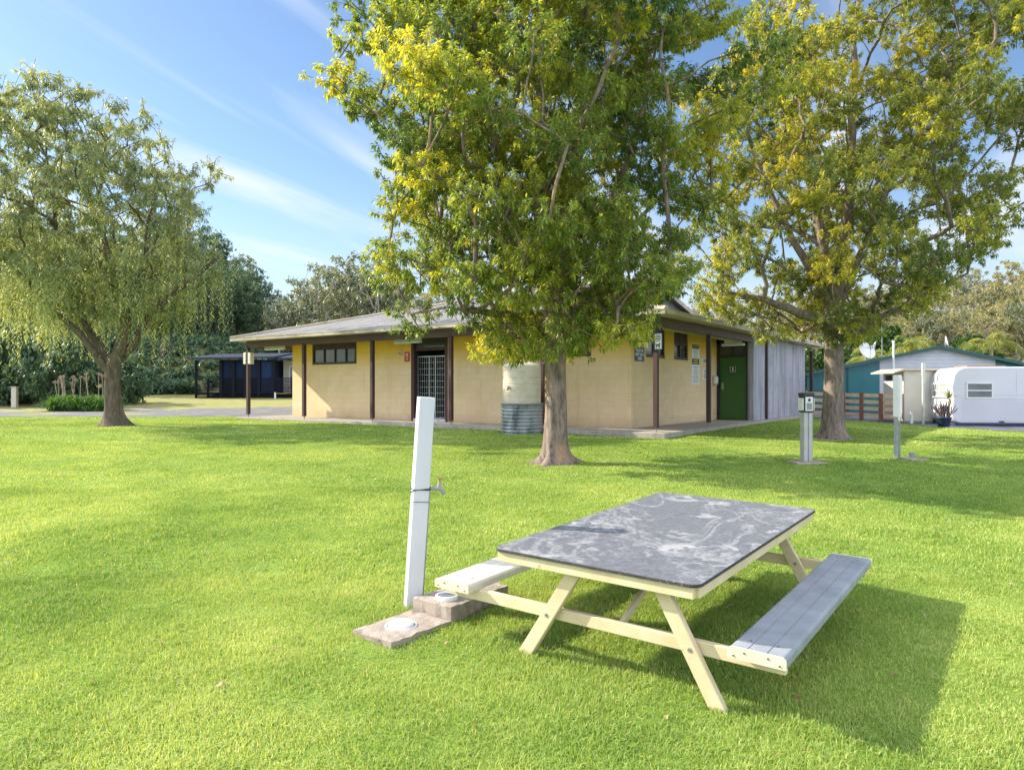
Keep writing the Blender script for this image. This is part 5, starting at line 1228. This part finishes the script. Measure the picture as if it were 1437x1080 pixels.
palm('smaller yellowish palm left of the shed ridge', (23.0, 46.5, g1(23, 46.5)), 3.2, 4, 15, 2.0, PG)

# agapanthus clump by the road
ax0, ay0 = -20.6, 34.4; t = thing('flowering_plant', 'wide clump of glossy strap leaves with dry flower heads beside the road', 'plant', (ax0, ay0, g1(ax0, ay0)))
rg = np.random.default_rng(8); Vs, Ts, rn = [], [], []
for k in range(70):
    x = ax0+rg.uniform(-1.45, 1.6); y = ay0+rg.uniform(-.5, .6); strap_clump(rg, (x, y, g1(x, y)), 34, 1.15, .05, Vs, Ts, rn, .05)
arrays_mesh('strap_leaves', np.concatenate(Vs), np.concatenate(Ts), M_leaf_strap, t, rnd=np.concatenate(rn))
rr = random.Random(12)
for k in range(15):
    x = ax0+rr.choice([rr.uniform(-1.2, .35)]*6+[rr.uniform(.3, .9)]); y = ay0+rr.uniform(-.3, .3); h = rr.uniform(1.25, 1.75); z = g1(x, y); dx = rr.uniform(-.28, .15)
    m_ = MB(); m_.tube([(x, y, z), (x+dx*.4, y, z+h*.5), (x+dx, y, z+h)], .014, 5); s_ = m_.build('flower_stalk', M_dry, t)
    m_ = MB()
    for q in range(22):
        a = rr.uniform(0, 6.28); el = rr.uniform(-.3, 1.4); dd = Vector((math.cos(a)*math.cos(el), math.sin(a)*math.cos(el), math.sin(el)))*rr.uniform(.09, .15); c0 = Vector((x+dx, y, z+h)); m_.tube([c0, c0+dd], [.004, .009], 4)
    m_.build('flower_head', M_dry, s_)
t = thing('bollard', 'pale timber bollard at the edge of the dark shrubs far left', 'bollard', (-26.1, 37.6, g1(-26.1, 37.6)))
z = g1(-26.1, 37.6); m_ = MB(); m_.box((-26.24, 37.5, z-.1), (.27, 0, 0), (0, .2, 0), (0, 0, 1.15)); m_.build('post', M_cream, t, bevel=.02); m_ = MB(); m_.box((-26.27, 37.47, z+1.05), (.33, 0, 0), (0, .26, 0), (0, 0, .05)); m_.build('post_top', M_soffit, t)
o = MB(); x, y = -25.6, 52.5; z = g1(x, y); o.tube([(x, y, z-.1), (x+.05, y, z+.5), (x+.1, y, z+1.2), (x+.3, y, z+1.9)], [.34, .27, .2, .05], 10); o = o.build('tree_stump', M_bark_dark, None, (x, y, z)); prop(o, 'pale broken tree stump on the fern slope left of the cabin', 'tree stump')
# fern and undergrowth slope
rg = np.random.default_rng(17); Vs, Ts, rn = [], [], []; nv = 0
n = 4200; X = rg.uniform(-75, -13, n); Y = 47.5+rg.uniform(0, 1, n)**1.4*30; kp = (Y > 48+2*np.sin(X*.6)) & ~((X > -20.5) & (Y < 50.5)); X, Y = X[kp], Y[kp]; Z = gz(X, Y)
c = np.stack([X, Y, Z+rg.uniform(.15, .7, len(X))], 1); d = np.tile([0, 0, 1.], (len(c), 1))+rg.normal(0, .25, (len(c), 3))
V, Tt = rosettes(c, d, 46, rg, (.28, .7), (.14, .26), grav=.35, spread=(20, 100), back=.3, droop=.35)
o = arrays_mesh('undergrowth', V, Tt, leafmat('leaf_undergrowth', [(0, (.04, .095, .055)), (.6, (.09, .17, .09)), (1, (.21, .26, .12))], .25, 1.3), rnd=np.repeat(np.clip(rg.normal(.45, .2, len(c)*46), 0, 1), 5)); o['kind'] = 'stuff'
n = 2200; X = rg.uniform(-70, 110, n); Y = rg.uniform(58, 130, n); kp = ~((X < -13) & (Y < 75)); X, Y = X[kp], Y[kp]
c = np.stack([X, Y, gz(X, Y)+rg.uniform(.2, 1.6, len(X))], 1); d = np.tile([0, 0, 1.], (len(c), 1))+rg.normal(0, .3, (len(c), 3))
V, Tt = rosettes(c, d, 30, rg, (.6, 1.4), (.25, .45), grav=.3, spread=(20, 110), back=1.0, droop=.3)
o = arrays_mesh('understorey_foliage', V, Tt, M_leaf_gum, rnd=np.repeat(np.clip(rg.normal(.4, .2, len(c)*30), 0, 1), 5)); o['kind'] = 'stuff'
# ------------------------------------------------------------------ lawn grass
def pts_in(n, y0, y1, rng, wide=.80, pad=2.4):
    y = y0+(y1-y0)*rng.uniform(0, 1, n); x = rng.uniform(-1, 1, n)*(wide*y1+pad); k = np.abs(x) < wide*y+pad
    return x[k], y[k]
PTL = np.array([TS.x, TS.y]); PTV = np.array([TV.x, TV.y])
def clear(x, y):
    k = np.ones(len(x), bool)
    a = (x-BC.x)*UL.x+(y-BC.y)*UL.y; b = (x-BC.x)*UR.x+(y-BC.y)*UR.y
    k &= ~((a > -.34) & (a < 17.7) & (b > -.28) & (b < 17.3))
    for (o, l, w) in ((R0, 1.23, .40),):
        u = (x-o.x)*q_.x+(y-o.y)*q_.y; v = (x-o.x)*pn.x+(y-o.y)*pn.y; k &= ~((u > .004) & (u < l-.004) & (v > .004) & (v < w-.004))
    k &= np.hypot(x-bx, y-by) > .42; k &= np.hypot(x-rx, y-ry) > .42; k &= np.hypot(x+12.9, y-23.2) > .38; k &= np.hypot(x-tx, y-ty) > .56
    k &= ~((np.abs(x-5.40) < .27) & (np.abs(y-13.1) < .19)); k &= ~((np.abs(x-7.60) < .16) & (np.abs(y-13.6) < .19))
    e = np.interp(y, [20, 22.7, 25, 27.6, 31.4], [17.8, 16.3, 15.0, 14.4, 13.0]); k &= ~(x > e)
    k &= y < 29.8+.03*(x+12)
    return k
def vnoise(x, y, f, seed):
    rg = np.random.default_rng(seed); G = rg.uniform(0, 1, (64, 64)); u = x*f; v = y*f; i = np.floor(u).astype(int); j = np.floor(v).astype(int); a = u-i; b = v-j; a = a*a*(3-2*a); b = b*b*(3-2*b)
    g = lambda p, q: G[p % 64, q % 64]
    return (g(i, j)*(1-a)+g(i+1, j)*a)*(1-b)+(g(i, j+1)*(1-a)+g(i+1, j+1)*a)*b
def blades(n, y0, y1, hgt, wid, rng):
    x, y = pts_in(n, y0, y1, rng); dens = .45*vnoise(x, y, 2.3, 1)+.35*vnoise(x, y, 6.5, 2)+.2*vnoise(x, y, .7, 3)
    k = clear(x, y) & (rng.uniform(0, 1, len(x)) < .25+1.5*dens); x, y, dens = x[k], y[k], dens[k]; m = len(x)
    tall = .35+1.3*(.4*vnoise(x, y, 3.1, 5)+.25*vnoise(x, y, 1.1, 6)+.35*vnoise(x, y, 8.3, 12)); h = rng.uniform(hgt[0], hgt[1], m)*tall*.88; w = rng.uniform(wid[0], wid[1], m)
    a = rng.uniform(0, 2*np.pi, m); lean = rng.uniform(.15, 1.15, m); dx, dy = np.cos(a), np.sin(a); b = a+np.pi/2+rng.normal(0, .5, m); sx, sy = np.cos(b), np.sin(b)
    z = gz(x, y)-.006; P = lambda f, zf: np.stack([x+dx*h*lean*f, y+dy*h*lean*f, z+h*zf], 1)
    S = np.stack([sx, sy, np.zeros(m)], 1)*w[:, None]; p0, p1, p2 = P(0, 0), P(.30, .55), P(1.0, .85-.22*0)
    p2[:, 2] = z+h*np.clip(1.05-.42*lean, .35, 1)
    V = np.stack([p0+S*.5, p0-S*.5, p1+S*.42, p1-S*.42, p2], 1).reshape(-1, 3)
    o = (np.arange(m)*5)[:, None, None]; Tt = (np.array([[0, 1, 3], [0, 3, 2], [2, 3, 4]])[None]+o).reshape(-1, 3)
    big = .5*vnoise(x, y, .55, 8)+.3*vnoise(x, y, 1.7, 9)+.2*vnoise(x, y, 4.7, 10)
    r = np.clip(-.02+.95*big+rng.normal(0, .15, m), 0, .92); dead = rng.uniform(0, 1, m) < .035; r[dead] = rng.uniform(.94, 1, dead.sum())
    return V, Tt, np.repeat(r, 5)
rg = np.random.default_rng(77); GV, GT, GR = [], [], []; nv = 0
for (n, y0, y1, hg, wd) in ((820000, 1.9, 6.2, (.022, .056), (.0032, .0062)), (440000, 6.2, 10.5, (.024, .056), (.005, .0095)), (330000, 10.5, 17, (.022, .046), (.009, .016)), (275000, 17, 30.5, (.022, .045), (.016, .03))):
    V, Tt, r = blades(n, y0, y1, hg, wd, rg); GV.append(V); GT.append(Tt+nv); GR.append(r); nv += len(V)
M_grass = leafmat('grass_blade', [(0, (.13, .245, .045)), (.35, (.255, .39, .082)), (.65, (.41, .515, .135)), (.92, (.58, .64, .24)), (1, (.64, .52, .28))], .38, 1.25, .5, .3)
o = arrays_mesh('grass', np.concatenate(GV), np.concatenate(GT), M_grass, rnd=np.concatenate(GR)); o['kind'] = 'stuff'
# dry fallen leaves
n = 700; x, y = pts_in(n, 3.2, 20, rg); near = rg.uniform(0, 1, 120); x = np.concatenate([x, bx+rg.normal(0, 2.2, 160), rx+rg.normal(0, 2.5, 120)]); y = np.concatenate([y, by+rg.normal(.0, 2.2, 160), ry+rg.normal(-.5, 2.2, 120)])
k = clear(x, y); x, y = x[k], y[k]; a = rg.uniform(0, 6.28, len(x)); d = np.stack([np.cos(a), np.sin(a), rg.normal(0, .25, len(x))], 1)
L = rg.uniform(.035, .085, len(x)); V, Tt = leaves(np.stack([x, y, gz(x, y)+.03], 1), d, L, L*rg.uniform(.3, .45, len(x)), rg, .15)
o = arrays_mesh('leaf_litter', V, Tt, leafmat('dry_leaf', [(0, (.20, .11, .05)), (.5, (.38, .25, .12)), (1, (.50, .42, .28))], .2, 1.2), rnd=np.repeat(rg.uniform(0, 1, len(x)), 5)); o['kind'] = 'stuff'

# ------------------------------------------------------------------ light and sky
sd = bpy.data.lights.new('sun', 'SUN'); sun = bpy.data.objects.new('sun', sd); COL.objects.link(sun)
sd.energy = SUN_E; sd.angle = R(.53); sd.color = (1.0, .90, .74)
tosun = Vector((SUN_AZ[0]*math.cos(SUN_EL), SUN_AZ[1]*math.cos(SUN_EL), math.sin(SUN_EL))).normalized()
sun.rotation_euler = tosun.to_track_quat('Z', 'Y').to_euler(); sun.location = tosun*50
wd = bpy.data.worlds.new('World'); SC.world = wd; wd.use_nodes = True; nt = wd.node_tree; nt.nodes.clear()
wo = nt.nodes.new('ShaderNodeOutputWorld'); bg = nt.nodes.new('ShaderNodeBackground'); sk = nt.nodes.new('ShaderNodeTexSky')
sk.sky_type = 'NISHITA'; sk.sun_disc = False; sk.sun_elevation = SUN_EL; sk.sun_rotation = math.atan2(SUN_AZ[0], SUN_AZ[1]); sk.air_density = 1.0; sk.dust_density = .6; sk.ozone_density = 1.2
bg.inputs['Strength'].default_value = SKY_E
tc = nt.nodes.new('ShaderNodeTexCoord'); sp = nt.nodes.new('ShaderNodeSeparateXYZ'); nt.links.new(tc.outputs['Generated'], sp.inputs[0])
# thin cirrus: streaks on a high flat layer
def math_(op, a, b=None):
    n = N(nt, 'ShaderNodeMath', operation=op)
    for i, v in enumerate((a, b)):
        if v is None: continue
        if isinstance(v, (int, float)): n.inputs[i].default_value = v
        else: nt.links.new(v, n.inputs[i])
    return n.outputs[0]
zc = math_('ADD', math_('MAXIMUM', sp.outputs[2], 0.0), .10)
cb = nt.nodes.new('ShaderNodeCombineXYZ'); nt.links.new(math_('DIVIDE', sp.outputs[0], zc), cb.inputs[0]); nt.links.new(math_('DIVIDE', sp.outputs[1], zc), cb.inputs[1])
mq = nt.nodes.new('ShaderNodeMapping'); nt.links.new(cb.outputs[0], mq.inputs[0]); mq.inputs['Rotation'].default_value = (0, 0, R(CL_ROT))
mp = nt.nodes.new('ShaderNodeMapping'); nt.links.new(mq.outputs[0], mp.inputs[0]); mp.inputs['Scale'].default_value = CL_SC; mp.inputs['Location'].default_value = CL_LOC
st = noise(nt, mp.outputs[0], 1.0, 6, .5, .45)
mp2 = nt.nodes.new('ShaderNodeMapping'); nt.links.new(cb.outputs[0], mp2.inputs[0]); mp2.inputs['Scale'].default_value = (.35, .35, 1); mp2.inputs['Location'].default_value = CL_LOC2
mk = noise(nt, mp2.outputs[0], 1.0, 3, .5)
cl = mixc(nt, 1.0, ramp(nt, st, [(.46, (0, 0, 0)), (.54, (.35, .35, .35)), (.63, (1, 1, 1))]), ramp(nt, mk, [(.36, (.12, .12, .12)), (.56, (1, 1, 1))]), 'MULTIPLY')
skc = mixc(nt, 1.0, sk.outputs[0], SKY_TINT, 'MULTIPLY')
# bright cloud added out of view, overhead and behind the camera, to fill shade
vb = math_('ADD', math_('MULTIPLY', sp.outputs[1], -1.0), math_('MULTIPLY', sp.outputs[2], .9))
vb = math_('ADD', vb, math_('MULTIPLY', math_('SUBTRACT', mk, .5), .9))
fill_mask = ramp(nt, vb, [(.12, (0, 0, 0)), (.55, (1, 1, 1))])
cc = mixc(nt, math_('MULTIPLY', cl, CL_AMT), skc, CLOUD)
hz = math_('MULTIPLY', math_('POWER', math_('SUBTRACT', 1.0, math_('MINIMUM', math_('MULTIPLY', math_('MAXIMUM', sp.outputs[2], 0.0), 3.2), 1.0)), 1.6), .75)
cc = mixc(nt, hz, cc, HAZE)
cc = mixc(nt, fill_mask, cc, FILL_CLOUD)
nt.links.new(cc, bg.inputs['Color']); nt.links.new(bg.outputs[0], wo.inputs['Surface'])

SC.render.engine = 'CYCLES'
SC.view_settings.view_transform = 'Standard'; SC.view_settings.look = 'None'; SC.view_settings.gamma = 1; SC.view_settings.exposure = EXPO
cy = SC.cycles; cy.max_bounces = 7; cy.diffuse_bounces = 4; cy.glossy_bounces = 3; cy.transmission_bounces = 6; cy.transparent_max_bounces = 4; cy.use_denoising = True
try: cy.denoiser = 'OPENIMAGEDENOISE'
except Exception: pass
cy.sample_clamp_indirect = 6
